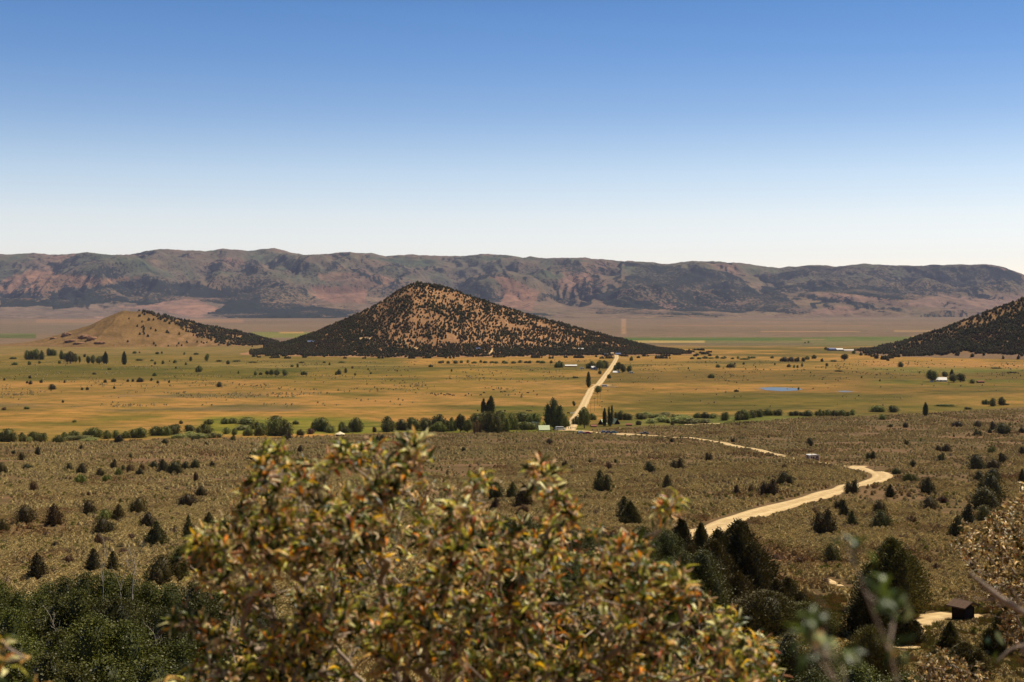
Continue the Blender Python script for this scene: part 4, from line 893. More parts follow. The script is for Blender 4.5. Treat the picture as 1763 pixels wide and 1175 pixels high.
house("shed", "small white shed left of the white farmhouse in the right meadow", "shed", 1604, 658, 4, 1, 1, 4, 0, WHITE, WHITE, win=0)
house("shed", "open sided pink grey shed right of the white farmhouse trees", "shed", 1688, 659.5, 11, 2.6, 1.0, 6, 0, GREYW, REDR, win=0)
house("barn", "dark barn of the far farm on the green plain, leftmost of its row", "barn", 1432, 604, 12, 2.6, 2.2, 14, 10, BLUER, BLUER, win=0)
house("barn", "white roofed barn in the middle of the far farm's row", "barn", 1445, 604, 11, 2.0, 2.0, 14, 0, BLUEW, WHITE, win=0)
house("barn", "long low grey barn at the right end of the far farm's row", "barn", 1461, 604.6, 17, 1.2, 1.2, 10, 0, BLUEW, WHITE, win=0)
# stone hut with a flat pale roof, out in the sagebrush
(X, Y, Z), m = scale_at(1399, 793.5); t = empty("stone_hut", (X, Y, Z-.15), R(14)); tag(t, "little square stone hut with flat white roof in the sagebrush by the bend", "hut")
MB().box(-2.1, 2.1, -1.7, 1.7, 0, 2.45).build("wall", STONE, t, .12); MB().prism([(-2.25, 2.452), (2.25, 2.452), (2.2, 2.62), (1.2, 2.8), (-1.2, 2.8), (-2.2, 2.62)], -1.85, 1.85, 'y').build("roof", WHITE, t)
MB().cyl((-.3, 0, 2.78), (-.3, 0, 2.98), .45, .4, 12).build("vent", CREAM, t)
for nm, x, z0, z1, w in (("window", -1.35, 1.35, 2.05, .5), ("window", 1.05, 1.25, 2.0, .55), ("door", -.35, 0.02, 1.85, .75)):
    f = MB().box(x-w/2, x+w/2, -1.74, -1.66, z0, z1).build(nm, DARK if nm == "window" else BROWN, t)
f = MB().box(-2.14, -2.06, -.5, .4, 1.2, 2.0).build("window", DARK, t)
# yurt
(X, Y, Z), m = scale_at(585.5, 750.5); t = empty("yurt", (X, Y, Z)); tag(t, "round tent with a shallow cream cone roof in front of the creek willows", "tent")
MB().cyl((0, 0, 0), (0, 0, 1.1), 2.6, 2.6, 20).build("wall", BROWN, t); a = MB(); a.cyl((0, 0, .95), (0, 0, 2.4), 3.1, .35, 20); a.build("roof", CREAM, t); MB().cyl((0, 0, 2.38), (0, 0, 2.55), .4, .1, 12).build("crown_cap", WHITE, t)
# information kiosk
(X, Y, Z), m = scale_at(1658, 1072.5); KI = (X, Y, Z); t = empty("kiosk", (X, Y, Z-.03), R(35)); tag(t, "dark brown timber notice kiosk with gabled shingle roof beside the pale path", "kiosk")
s_ = .82
for x in (-s_, s_):
    for y in (-s_, s_): MB().box(x-.07, x+.07, y-.07, y+.07, -.15, 1.95).build("post", BROWN, t, .01)
MB().box(-s_+.07, s_-.07, -s_-.03, -s_+.03, .62, 1.9).build("panel", BROWN, t); MB().box(-s_-.03, -s_+.03, -s_+.07, s_-.07, .5, 1.9).build("panel", BROWN, t); MB().box(s_-.03, s_+.03, -s_+.07, s_-.07, .42, 1.9).build("panel", BROWN, t)
MB().box(-.62, .62, -s_-.05, -s_-.032, .8, 1.7).build("notice_board", plain("faded_notice", alb(44, 30, 22), .8), t)
e1, k = 1.45, .42
rf = MB().prism([(-e1, 1.95+.6-k*e1), (0, 2.55), (e1, 2.55-k*e1), (e1, 2.64-k*e1), (0, 2.66), (-e1, 2.64-k*e1)], -1.35, 1.25, 'y').build("roof", SHINGLE, t)
for i in range(7):
    for sgn in (-1, 1):
        u = e1*(i+.5)/7; MB().prism([(sgn*(u-.11), 2.66-k*(u-.11)*.98), (sgn*(u+.10), 2.66-k*(u+.10)*.98+.002), (sgn*(u+.10), 2.70-k*(u+.10)), (sgn*(u-.11), 2.675-k*(u-.11))], -1.37, 1.27, 'y').build("shingle_course", SHINGLE, rf)
MB().prism([(-.09, 2.64), (0, 2.70), (.09, 2.64), (0, 2.73)], -1.39, 1.29, 'y').build("ridge_cap", SHINGLE, rf)
MB().prism([(-.8, 1.9), (.8, 1.9), (0, 2.5)], -s_-.02, -s_+.05, 'y').build("gable", BROWN, t)
# vehicles
def car(name, label, cat, px, py, L, col, rz, kind='car', surf=None):
    (X, Y, Z), m = scale_at(px, py, surf); t = empty(name, (X, Y, Z+.12), R(rz)); tag(t, label, cat, "parked vehicles in the village")
    pm = plain(f"{cat}_paint", col, .3, .5, .05); W = .9 if kind == 'car' else 1.05; h = L/2
    if kind == 'van': prof = [(-h, .35), (h, .35), (h, 1.0), (h*.8, 1.15), (h*.62, 2.2), (-h*.97, 2.3), (-h, 1.9)]
    elif kind == 'pickup': prof = [(-h, .4), (h, .4), (h, .95), (h*.45, 1.05), (h*.25, 1.65), (-h*.2, 1.65), (-h*.25, 1.02), (-h, 1.02)]
    else: prof = [(-h, .35), (h, .35), (h, .8), (h*.5, .95), (h*.2, 1.45), (-h*.55, 1.45), (-h*.9, .98), (-h, .9)]
    MB().prism(prof, -W, W, 'y').build("body", pm, t, .06)
    zt = {'van': (1.25, 1.9), 'pickup': (1.1, 1.58), 'car': (.98, 1.38)}[kind]; x0, x1 = {'van': (-h*.8, h*.6), 'pickup': (-h*.15, h*.28), 'car': (-h*.6, h*.25)}[kind]
    for sy in (-1, 1): MB().box(x0, x1, sy*W-.02, sy*W+.02, *zt).build("window", GLASSM, t)
    MB().box(x1+h*.03, x1+h*.1, -W*.85, W*.85, *zt).build("windscreen", GLASSM, t)
    for x in (-h*.62, h*.62):
        for sy in (-1, 1): w = MB().cyl((x, sy*(W-.1), .3), (x, sy*(W+.08), .3), .34, .34, 14).build("wheel", TYRE, t); MB().cyl((x, sy*(W+.06), .3), (x, sy*(W+.1), .3), .18, .18, 10).build("rim", CHROME, w)
car("camper_van", "white camper van parked left of the road's end by the pale roofed barn", "van", 965, 741.3, 6.2, (.75, .75, .73), 4, 'van')
car("parked_car", "dark car tucked behind the white camper van", "car", 957, 741.3, 4.3, (.04, .05, .07), 20)
car("parked_car", "silver car parked in the sage, leftmost of the row right of the road", "car", 1001, 747.2, 4.3, (.5, .52, .55), 10)
car("parked_car", "black car nose to tail with the leftmost silver car", "car", 997.5, 746.6, 4.2, (.02, .02, .025), 75)
car("parked_car", "pink red car parked in the sage right of the road's end", "car", 1012.5, 747.8, 4.2, (.45, .06, .08), 5)
car("parked_car", "grey blue car between the red car and the dirt turnout", "car", 1040, 746.6, 4.2, (.10, .14, .25), 12)
car("parked_car", "navy car next to the teal one at the turnout's left end", "car", 1048, 746.8, 4.2, (.06, .08, .16), 8)
car("parked_car", "teal and black car at the left end of the bare dirt turnout", "car", 1057, 746.8, 4.4, (.04, .16, .20), 0)
car("pickup_truck", "dark pickup truck at the right end of the bare dirt turnout", "pickup", 1109.5, 748.3, 5.2, (.03, .03, .045), 5, 'pickup')
car("camper_van", "white van beside the straight road near the round dark tree", "van", 1041, 666.5, 6.5, (.75, .75, .72), 5, 'van')
car("camper_van", "small white van at the right of the low white roofed house", "van", 1087, 643.5, 6, (.75, .75, .72), 0, 'van')
car("camper_van", "white van in the meadow left of the pale blue house", "van", 1002.5, 636, 6, (.7, .7, .68), 0, 'van')
# utility poles
def pole(label, px, py, hpx):
    (X, Y, Z), m = scale_at(px, py); h = hpx*m; t = empty("utility_pole", (X, Y, Z-.2), R(15)); tag(t, label, "utility pole", "utility poles along the straight road")
    MB().cyl((0, 0, 0), (0, 0, h), .10, .07, 8).build("pole", GREYW, t); MB().box(-1.2, 1.2, -.06, .06, h-.8, h-.62).build("crossarm", GREYW, t)
for a in (("nearest utility pole right of the round willow by the road's end", 1017, 711, 17), ("tall utility pole second along the line right of the road", 1023.5, 708, 24), ("utility pole third along the line right of the road", 1028.5, 697, 19),
          ("utility pole fourth along the line, just below the round road tree", 1033.5, 689, 16), ("short utility pole left of the line's fourth pole", 1023.5, 701, 16), ("single utility pole alone in the meadow right of the road", 1124.5, 656, 13), ("flag like thin pole beside the tall dark poplar by the barn", 963.5, 737, 17), ("thin tall pole rising between the twin poplars", 1049.5, 733, 34)): pole(*a)
# corral and fences
def fence(name, label, pts, n, h=1.4, rails=3, mat=None):
    P = np.array([at(a, b) for a, b in pts]); d = np.r_[0, np.cumsum(np.linalg.norm(np.diff(P[:, :2], axis=0), axis=1))]; s = np.linspace(0, d[-1], n)
    x = np.interp(s, d, P[:, 0]); y = np.interp(s, d, P[:, 1]); z = ground(x, y); t = empty(name, (x[0], y[0], z[0])); tag(t, label, "fence"); q = np.stack([x-x[0], y-y[0], z-z[0]], 1)
    for a in q: MB().cyl((a[0], a[1], a[2]-.2), (a[0], a[1], a[2]+h), .11, .09, 6).build("post", mat or GREYW, t)
    for k in range(rails):
        zz = h*(k+.6)/rails; V, Fc = tube(q+[0, 0, zz], .06, 5); obj("rail", mesh_np("rail", V, Fc, 4, mat or GREYW), t)
fence("corral_fence", "dark weathered corral fence in the sage below the right hand creek willows", [(1247, 731.5), (1260, 728.8), (1300, 729.6), (1341, 731.2)], 26, 1.7, 3, BROWN)
fence("corral_fence", "short inner corral fence running back from the longer dark one", [(1260, 731.8), (1275, 733), (1262, 729)], 9, 1.6, 3, BROWN)
fence("meadow_fence", "white rail fence by the crossing tracks beside the straight road", [(1040, 667), (1052, 667.2), (1063, 667.6)], 9, 1.3, 2, WHITE)
fence("meadow_fence", "pale rail fence left of the straight road near the village", [(982, 713), (990, 712.4)], 5, 1.3, 3, WHITE)
# rocks
def rock(name, label, cat, px, py, w, h, seed, mat, surf=None, group=None, meters=None):
    (X, Y, Z), m = scale_at(px, py, surf); w, h = (w*m, h*m) if meters is None else (w, h); r = np.random.default_rng(seed)
    a = np.linspace(0, 2*np.pi, 25)[:-1]; t = np.linspace(0, np.pi, 15); A, T = np.meshgrid(a, t); x = np.sin(T)*np.cos(A); y = np.sin(T)*np.sin(A); z = np.cos(T)
    d = 1+.38*ridged(x*1.6+seed, y*1.6+z*1.3, 4, seed)-.4; sl = .35*np.round(z*3+x*1.2)/3
    V = np.stack([x*d*w/2, y*d*w/2, (z*d*.6+sl*.6)*h*.8+.15*h], -1).reshape(-1, 3); i = np.arange(V.shape[0]).reshape(15, 24); j = np.roll(i, -1, 1)
    o = obj(name, mesh_np(name, V, np.stack([i[:-1], i[1:], j[1:], j[:-1]], -1).reshape(-1, 4), 4, mat), None, (X, Y, Z), r.uniform(-.4, .4)); tag(o, label, cat, group); return o
RK = plain("orange_sandstone", alb(150, 112, 84), .9, .1, .4, .12)
for a in (("tall tilted slab of orange rock, leftmost on the low grassy hill", 114, 579, 17, 8, 1), ("flat pale rock ledge below the tilted slab on the low hill", 124, 588, 26, 4, 2), ("jagged orange rock in the middle of the low hill's outcrop", 145, 582, 20, 7, 3),
          ("dark streaked orange rock on the right of the low hill's outcrop", 158, 585, 18, 7, 4), ("long low rock tail at the outcrop's right end", 173, 591, 20, 4, 5), ("small pale rocks' largest boulder at the outcrop's left end", 92, 584, 12, 4, 6), ("broken ledge under the outcrop's middle rock", 136, 592, 20, 3, 7)):
    rock("rock_outcrop", a[0], "rock", *a[1:5], a[5], RK, with_ground(h_low), "rocks of the low hill's outcrop")
WR = plain("white_rock", alb(232, 218, 196, .9), .9, .1, .1)
rock("boulder", "white boulder at the path's edge left of the kiosk", "boulder", 1614.5, 1047, 5.5, 3.5, 31, WR); rock("boulder", "smaller white boulder right behind the kiosk's left post", "boulder", 1641, 1054, 3, 2.5, 32, WR)
rock("boulder", "pinkish boulder left of the white boulder by the path", "boulder", 1609, 1046, 2.6, 2, 33, RK)
# living things: skinned skeletons turned into one mesh each
def skin(name, verts, edges, rad, mat, sub=1):
    me = bpy.data.meshes.new(name); me.from_pydata(verts, edges, []); o = bpy.data.objects.new(name, me); sc.collection.objects.link(o)
    md = o.modifiers.new("s", 'SKIN'); sv = me.skin_vertices[0].data
    for v, q in zip(sv, rad): v.radius = (q, q)
    sv[0].use_root = True; s2 = o.modifiers.new("u", 'SUBSURF'); s2.levels = s2.render_levels = sub
    dg = bpy.context.evaluated_depsgraph_get(); out = bpy.data.meshes.new_from_object(o.evaluated_get(dg)); out.name = name; bpy.data.objects.remove(o); out.materials.clear(); out.materials.append(mat); return out
COWM = plain("black_hide", (.018, .014, .012), .6, .2)
def cow_mesh(head):
    V = [(-.75, 0, 1.05), (-.3, 0, 1.0), (.3, 0, 1.02), (.75, 0, 1.1)]; Rr = [.30, .38, .38, .30]; E = [(0, 1), (1, 2), (2, 3)]
    hz = .35 if head else 1.35; V += [(1.1, 0, 1.0 if head else 1.3), (1.4, 0, hz+.1), (1.62, 0, hz-.05)]; Rr += [.19, .15, .09]; E += [(3, 4), (4, 5), (5, 6)]
    V += [(-1.08, 0, 1.1), (-1.15, 0, .5)]; Rr += [.04, .03]; E += [(0, 7), (7, 8)]
    for bx_, bi, kx in ((-.75, 0, -.12), (.7, 3, .03)):
        for sy in (-.2, .2):
            k = len(V); V += [(bx_, sy, .7), (bx_+kx, sy, .4), (bx_, sy, .02)]; Rr += [.15, .08, .06]; E += [(bi, k), (k, k+1), (k+1, k+2)]
    return skin("cow", V, E, Rr, COWM)
COWS = [cow_mesh(True), cow_mesh(False)]; r = np.random.default_rng(3)
for i, (x, y) in enumerate([(478, 820), (495, 822), (512, 824), (545, 828), (560, 824), (572, 826), (590, 830), (650, 830), (680, 828), (727, 828), (745, 816), (793, 802), (850, 810), (832, 812), (925, 814), (965, 817), (995, 808), (500, 829), (528, 820), (666, 822)]):
    X, Y, Z = at(580+x/2.937, 400+y/2.937); o = obj("cow", COWS[i % 2], None, (X, Y, Z), r.uniform(0, 6.28)); o.scale = (1.15,)*3; tag(o, "black cow grazing in the loose herd in the middle of the golden meadow", "cow", "cows of the herd in the golden meadow")
for x, y, l in ((963, 909, "black cow in the dark green pasture left of the tall poplar, left of a pair"), (978, 909, "black cow in the dark green pasture, right of a pair by the tall poplar"), (712, 907, "black cow standing left of the creekside poplars' tops"),
                (850, 907, "black cow alone just right of the creekside poplars' tops"), (1170, 919, "black cow at the road's left edge just above the village")):
    X, Y, Z = at(580+x/2.937, 400+y/2.937); tag(obj("cow", COWS[0], None, (X, Y, Z), r.uniform(0, 6.28)), l, "cow")
for i, (x, y) in enumerate([(255, 754), (270, 757), (340, 752), (365, 752), (200, 750)]):
    X, Y, Z = at(1163+x/2.937, 400+y/2.937); tag(obj("cow", COWS[i % 2], None, (X, Y, Z), r.uniform(0, 6.28)), "dark cow in the brown pasture beyond the pond", "cow", "cows in the brown pasture beyond the pond")
SKIN = plain("skin", alb(196, 150, 120), .6, .3, .05); SH = [plain("navy_shirt", (.03, .04, .09), .9, .1), plain("maroon_shirt", (.12, .03, .03), .9, .1)]; TRO = plain("dark_trousers", (.03, .03, .035), .9, .1); HAIR = plain("dark_hair", (.02, .014, .01), .8, .2)
def person(label, px, py, rz, shirt):
    X, Y, Z = at(px, py); t = empty("person", (X, Y, Z+.16), R(rz)); tag(t, label, "person")
    V = [(0, 0, .95), (0, 0, 1.2), (0, 0, 1.42), (0, 0, 1.52), (0, .02, 1.62), (0, .01, 1.74)]; Rr = [.14, .13, .15, .05, .085, .08]; E = [(0, 1), (1, 2), (2, 3), (3, 4), (4, 5)]
    arms = []; legs = []
    for s in (-1, 1):
        k = len(V); V += [(s*.2, 0, 1.40), (s*.25, .03, 1.13), (s*.26, -.06, .88), (s*.26, -.1, .78)]; Rr += [.055, .045, .032, .03]; E += [(2, k), (k, k+1), (k+1, k+2), (k+2, k+3)]
        k = len(V); V += [(s*.10, 0, .88), (s*.11, -.08*s, .5), (s*.11, .05*s, .08), (s*.11, .05*s-.14, .03)]; Rr += [.09, .06, .04, .035]; E += [(0, k), (k, k+1), (k+1, k+2), (k+2, k+3)]
    obj("body", skin("body", V, E, Rr, SKIN), t)
    obj("shirt", skin("shirt", [V[0], V[1], V[2], V[6], V[7], V[14], V[15]], [(0, 1), (1, 2), (2, 3), (3, 4), (2, 5), (5, 6)], [.155, .148, .165, .07, .058, .07, .058], shirt), t)
    obj("trousers", skin("trousers", [V[0], V[10], V[11], V[12], V[18], V[19], V[20]], [(0, 1), (1, 2), (2, 3), (0, 4), (4, 5), (5, 6)], [.158, .105, .075, .055, .105, .075, .055], TRO), t)
    obj("hair", skin("hair", [(0, .03, 1.68), (0, .02, 1.77)], [(0, 1)], [.092, .088], HAIR), t)
person("person in a dark top walking on the dirt road, left one of two", 979, 740, 10, SH[0]); person("person walking on the dirt road beside the other, right one of two", 982.5, 740.3, -15, SH[1])
# ------------------------------------------------------------------ aspens below the lookout
APR = {k: crown_mesh("aspen_crown", ASP, 800+k, L, 34000, .0105, up=.3, aspect=.8, rag=.2, fill=.6) for k, L in enumerate((
    [(0, 0, .78, .17, .22, 0), (.12, .05, .6, .16, .24, 0), (-.12, -.04, .62, .16, .24, 0), (.02, -.12, .48, .2, .26, 0), (-.05, .1, .35, .2, .3, 0)],
    [(-.08, 0, .8, .14, .2, 0), (.1, 0, .72, .15, .24, 0), (0, .12, .55, .2, .26, 0), (-.14, -.06, .55, .15, .24, 0), (.05, -.1, .38, .2, .3, 0)],
    [(0, 0, .76, .2, .24, 0), (.15, .02, .56, .16, .24, 0), (-.15, .05, .6, .15, .24, 0), (0, -.1, .42, .2, .32, 0)]))}
atr = mesh_np("aspen_trunk", *trunk_mesh(31, .9, .009, .015, 6, .9, .1), 4, barkpale)
r = np.random.default_rng(41)
def aspen(px, Y, top, wpx=None):
    X = px2x(px, Y); Z = float(ground(np.array(X), np.array(Y))); H = (HY-top)/F*Y+CAMZ-Z; k = int(r.integers(3)); w = (wpx*Y/F if wpx else H*.42)/.42
    e = empty("aspen_tree", (X, Y, Z), r.uniform(0, 6.28)); c = obj("crown", APR[k], e); c.scale = (w, w, H); t = obj("trunk", atr, e); t.scale = (w*.8, w*.8, H)
    e["category"] = "aspen tree"; e["_px"] = float(px); e["_py"] = float(top); e["_h"] = H; e["_k"] = 'a'; ASPENS.append(e)
ASPENS = []
tops = lambda x: np.interp(x, [-60, 0, 40, 80, 110, 150, 190, 240, 290, 340, 380, 500], [990, 1000, 1016, 1006, 992, 984, 986, 1000, 1004, 998, 1012, 1010])
for x in np.arange(-174, 470, 36): aspen(x+r.uniform(-8, 8), r.uniform(96, 108), float(tops(x))+r.uniform(0, 6), 92)
for x in np.arange(-136, 480, 48): aspen(x+r.uniform(-8, 8), r.uniform(82, 90), float(tops(x))+38+r.uniform(-6, 8), 112)
for x in np.arange(-30, 480, 62): aspen(x+r.uniform(-8, 8), r.uniform(68, 74), float(tops(x))+85+r.uniform(-8, 10), 135)
for x in np.arange(100, 480, 80): aspen(x+r.uniform(-8, 8), r.uniform(56, 60), float(tops(x))+140+r.uniform(-8, 8), 160)
for x in np.arange(840, 1170, 34): aspen(x+r.uniform(-8, 8), r.uniform(175, 200), float(np.interp(x, [840, 900, 960, 1040, 1100, 1160], [900, 884, 892, 918, 902, 916]))+r.uniform(0, 6), 62)
for x in np.arange(840, 1200, 44): aspen(x+r.uniform(-8, 8), r.uniform(140, 155), 945+r.uniform(0, 16), 84)
for x in (1120, 1165, 1210, 1260, 1310, 1360, 1415): aspen(x, r.uniform(98, 108), 1095+r.uniform(-8, 22), 84)
for x in (1150, 1230, 1310, 1400, 1480, 1560): aspen(x, r.uniform(70, 78), 1150+r.uniform(-4, 12), 110)
# ---- bare branching dead trees
def branchy(seed, H, r0, spread=.28, n=5, lev=3, z0=.3):
    r_ = np.random.default_rng(seed); parts = []
    def grow(p, d, L, rad, lv):
        m = 5; pts = [p]
        for i in range(m): d = unit(d+.13*r_.normal(size=3)+np.array([0, 0, .06])); pts.append(pts[-1]+d*L/m)
        pts = np.array(pts); parts.append(tube(pts, np.linspace(rad, rad*.35, m+1), 5))
        if lv > 0:
            for k in range(n if lv == lev else 3):
                q = pts[r_.integers(1, m+1)] if lv < lev else pts[min(m, 1+int(m*(z0+(1-z0)*k/n)))]
                a = r_.uniform(0, 6.28); dd = unit(d*.8+np.array([math.cos(a), math.sin(a), .35])*.75); grow(q, dd, L*r_.uniform(.25, .42), rad*.45, lv-1)
    grow(np.zeros(3), np.array([0, 0, 1.]), H, r0, lev); return join_np(parts)
for i, (px, Y, top, lab) in enumerate([(178, 92, 964, "bare white dead tree poking above the aspens, leftmost of the pair"), (228, 92, 960, "forked bare white dead tree above the aspens, right of the pair"), (208, 94, 962, "thin bleached stem between the two white dead trees"),
        (96, 80, 1062, "tangled bare pinkish branches low in the left aspens"), (262, 76, 1098, "bare white branching dead tree low among the aspens by the bush"), (306, 76, 1092, "pale dead branches right beside the big leafy bush"), (215, 77, 1090, "slim white dead stem in the middle of the aspens"), (182, 76, 1115, "short pale dead stem left of the slim white one")]):
    X = px2x(px, Y); Z = float(ground(np.array(X), np.array(Y))); H = (HY-top)/F*Y+CAMZ-Z; L = 3.4 if Y > 80 else 2.1
    V, Fc = branchy(900+i, L, .032, n=6); st = tube([(0, 0, 0), (.1, 0, (H-L)*.5), (0, 0, H-L*.7)], [.09, .07, .045], 7); V2, F2 = join_np([st, (V+[0, 0, H-L*.95], Fc)])
    o = obj("dead_tree", mesh_np("dead_tree", V2, F2, 4, barkpale), None, (X, Y, Z), i); tag(o, lab, "dead tree")
# ------------------------------------------------------------------ shrubs right at the lookout
def leaf5(P, D, Nn, L, W, fold=.25, curl=.15):
    """folded leaves, two quads each: base, two sides, tip, midrib"""
    D = unit(D); S = unit(np.cross(D, Nn)); U = np.cross(S, D); L = np.asarray(L)[:, None]; W = np.asarray(W)[:, None]
    b = P; t = P+D*L-U*L*curl; m = P+D*L*.5+U*L*curl*.2; l = m-S*W*.5+U*W*fold; q = m+S*W*.5+U*W*fold
    m2 = P+D*L*.78-U*L*curl*.4; l2 = m2-S*W*.33+U*W*fold*.6; q2 = m2+S*W*.33+U*W*fold*.6
    V = np.stack([b, l, m, q, l2, m2, q2, t], 1).reshape(-1, 3); k = np.arange(len(P))[:, None]*8
    # quads: base-left-mid fan, mid band, tip
    Fq = np.concatenate([k+np.array([[0, 0+3, 2, 1]]), k+np.array([[1, 2, 5, 4]]), k+np.array([[2, 3, 6, 5]]), k+np.array([[4, 5, 6, 7]])]); return V, Fq, 8
def leafcol_mat(name, rough=.4, spec=.4, trans=.25):
    m, nt, b = nmat(name); b.inputs["Roughness"].default_value = rough; b.inputs["Specular IOR Level"].default_value = spec; c = attr(nt, "lc").outputs["Color"]; nt.links.new(c, b.inputs["Base Color"])
    t = N(nt, "ShaderNodeBsdfTranslucent"); nt.links.new(c, t.inputs[0]); ms = N(nt, "ShaderNodeMixShader"); ms.inputs[0].default_value = trans
    nt.links.new(b.outputs[0], ms.inputs[1]); nt.links.new(t.outputs[0], ms.inputs[2]); nt.links.new(ms.outputs[0], nt.nodes["Material Output"].inputs[0]); return m
LCM = leafcol_mat("mahogany_leaf", .38, .3, trans=.36); twigm = plain("grey_twig_bark", alb(176, 156, 136, .85), .9, .1, .35, 60); plumem = leafcol_mat("seed_plume", .9, .05, .3)
def pick(r_, n, table):
    w = np.array([t[0] for t in table], float); k = r_.choice(len(table), n, p=w/w.sum()); c = np.array([alb(*t[1], 1.0) for t in table])[k]; return c*r_.uniform(.65, 1.35, (n, 1))
PAL_MAIN = [(38, (50, 60, 16)), (24, (96, 104, 28)), (14, (204, 194, 74)), (8, (230, 182, 100)), (5, (248, 204, 146)), (4, (254, 196, 28)), (4, (242, 146, 38)), (2, (180, 84, 44)), (8, (252, 242, 168))]
PAL_DRY = [(26, (112, 92, 44)), (22, (176, 144, 84)), (16, (222, 186, 122)), (16, (84, 78, 32)), (8, (172, 116, 66)), (8, (240, 212, 150))]
PAL_GREEN = [(55, (60, 76, 26)), (30, (88, 102, 40)), (6, (176, 182, 120)), (5, (196, 140, 80)), (4, (208, 176, 130))]
def bush(name, label, cat, polys, root, seed, yr, leafL, leafW, palette, nleaf, plumes, trunk_r, ripple=.02, jit=.012, sub=.03, main=(), minr=.0015, clump=False):
    """a shrub grown from its root towards points spread through the volume its outline fills"""
    r_ = np.random.default_rng(seed); A = []
    for poly, n, ya, yb in polys:
        P = np.array(poly, float); got = 0; x0, y0 = P.min(0); x1, y1 = P.max(0)
        while got < n:
            px = r_.uniform(x0, x1, 4000); py = r_.uniform(y0, y1, 4000); k = inpoly(px, py, poly)
            if clump: k &= (fbm(px/95+ya*7, py/80, 2, seed) > -.02) | (r_.uniform(size=4000) < .12)
            px, py = px[k][:n-got], py[k][:n-got]; got += len(px)
            Y = r_.uniform(ya, yb, len(px)); A.append(np.stack([(px-CX)/F*Y, Y, CAMZ+(HY-py)/F*Y], 1))
    A = np.concatenate(A); root = np.array(root, float); A = A[np.argsort(np.linalg.norm(A-root, axis=1))]
    cap = len(A)*14+400; nodes = np.zeros((cap, 3)); par = np.full(cap, -1); pl = np.zeros(cap); k = 0
    def chain(p, a, j):
        """add nodes from node p towards point a"""
        nonlocal k
        L = np.linalg.norm(a-nodes[p]); m = max(1, min(12, int(round(L/sub)))); off = r_.normal(size=3)*min(L, .25)*.12
        for i in range(1, m+1):
            t = i/m; q = nodes[p0]+(a-nodes[p0])*t+off*math.sin(math.pi*t)+r_.normal(size=3)*jit*(i < m); nodes[k] = q; par[k] = p; pl[k] = pl[p]+np.linalg.norm(q-nodes[p]); p = k; k += 1
        return p
    nodes[0] = root; k = 1
    for path in main:
        p0 = 0
        for px, py, Y in path: p0_ = chain(p0, np.array([(px-CX)/F*Y, Y, CAMZ+(HY-py)/F*Y]), 0); p0 = p0_
    tips = []
    for a in A:
        if k > cap-14: break
        d = np.linalg.norm(nodes[:k]-a, axis=1); p0 = int(np.argmin(d+.25*pl[:k])); tips.append(chain(p0, a, 0))
    w = np.zeros(k); w[tips] = 1
    for i in range(k-1, 0, -1): w[par[i]] += w[i]
    # nodes are created parent first, so one backward pass sums the load
    rad = np.maximum(minr, trunk_r*np.sqrt(w/w[0]))*(leafL/.025)**.2
    kids = [[] for _ in range(k)]
    for i in range(1, k): kids[par[i]].append(i)
    parts = []
    for i in range(k):
        for c in kids[i]:
            heavy = i > 0 and kids[i] and c == max(kids[i], key=lambda q: w[q])
            if heavy: continue
            pts = [nodes[i], nodes[c]]; rs = [min(rad[i], rad[c]*1.15), rad[c]]; q = c
            while kids[q]: q = max(kids[q], key=lambda z: w[z]); pts.append(nodes[q]); rs.append(rad[q])
            parts.append(tube(pts, rs, 6 if rs[0] > .004 else 4))
    parts_v, parts_f = join_np(parts)
    t = empty(name, tuple(root)); tag(t, label, cat)
    obj("branches", mesh_np("branches", parts_v-root, parts_f, 4, twigm, smooth=True), t)
    # leaves: a rosette at each tip, and a few back along the shoot
    P0, D0, S0 = [], [], []
    for tip in tips:
        p = tip; g = nodes[tip]-nodes[par[tip]]; g = g/max(np.linalg.norm(g), 1e-6)
        for b_ in range(3):
            P0.append(nodes[p]); D0.append(g); S0.append((nleaf, max(1, nleaf//4), nleaf//6)[b_])
            if par[p] <= 0: break
            p = par[p]
    P0 = np.array(P0); D0 = np.array(D0); rep = np.array(S0); P = np.repeat(P0, rep, 0); G = np.repeat(D0, rep, 0); n = len(P)
    P = P+r_.normal(size=(n, 3))*leafL*.12; D = unit(G*.55+unit(r_.normal(size=(n, 3)))*.85+np.array([0, 0, .35])); Nn = unit(r_.normal(size=(n, 3))*.6+np.array([.1, -.2, 1.]))
    L = leafL*r_.uniform(.6, 1.25, n); W = leafW*r_.uniform(.7, 1.3, n); V, Fc, nv = leaf5(P, D, Nn, L, W, .3, .34)
    V = V-root; lc = np.repeat(pick(r_, n, palette), nv, 0)
    obj("foliage", mesh_np("foliage", V, Fc, 4, LCM, {"lc": lc}), t)
    if plumes:
        Q = []; Ck = []; sel = r_.choice(len(tips), plumes)
        cc = pick(r_, plumes, [(4, (226, 190, 150)), (3, (236, 214, 176)), (3, (206, 150, 112))])
        for i, s in enumerate(sel):
            p = nodes[tips[s]]+r_.normal(size=3)*.008; a, b = unit(r_.normal(size=3)), unit(r_.normal(size=3)); Lp = r_.uniform(.014, .032); th = np.linspace(0, r_.uniform(1, 3.4), 6); Rr = Lp/max(th[-1], 1)
            pts = p+Rr*(np.sin(th)[:, None]*a+(1-np.cos(th))[:, None]*b); V_, F_ = tube(pts, np.linspace(.0021, .0009, 6), 4); Q.append((V_, F_)); Ck.append(np.repeat(cc[i:i+1], len(V_), 0))
        V_, F_ = join_np(Q); obj("seed_plumes", mesh_np("seed_plumes", V_-root, F_, 4, plumem, {"lc": np.concatenate(Ck)}), t)
    return t
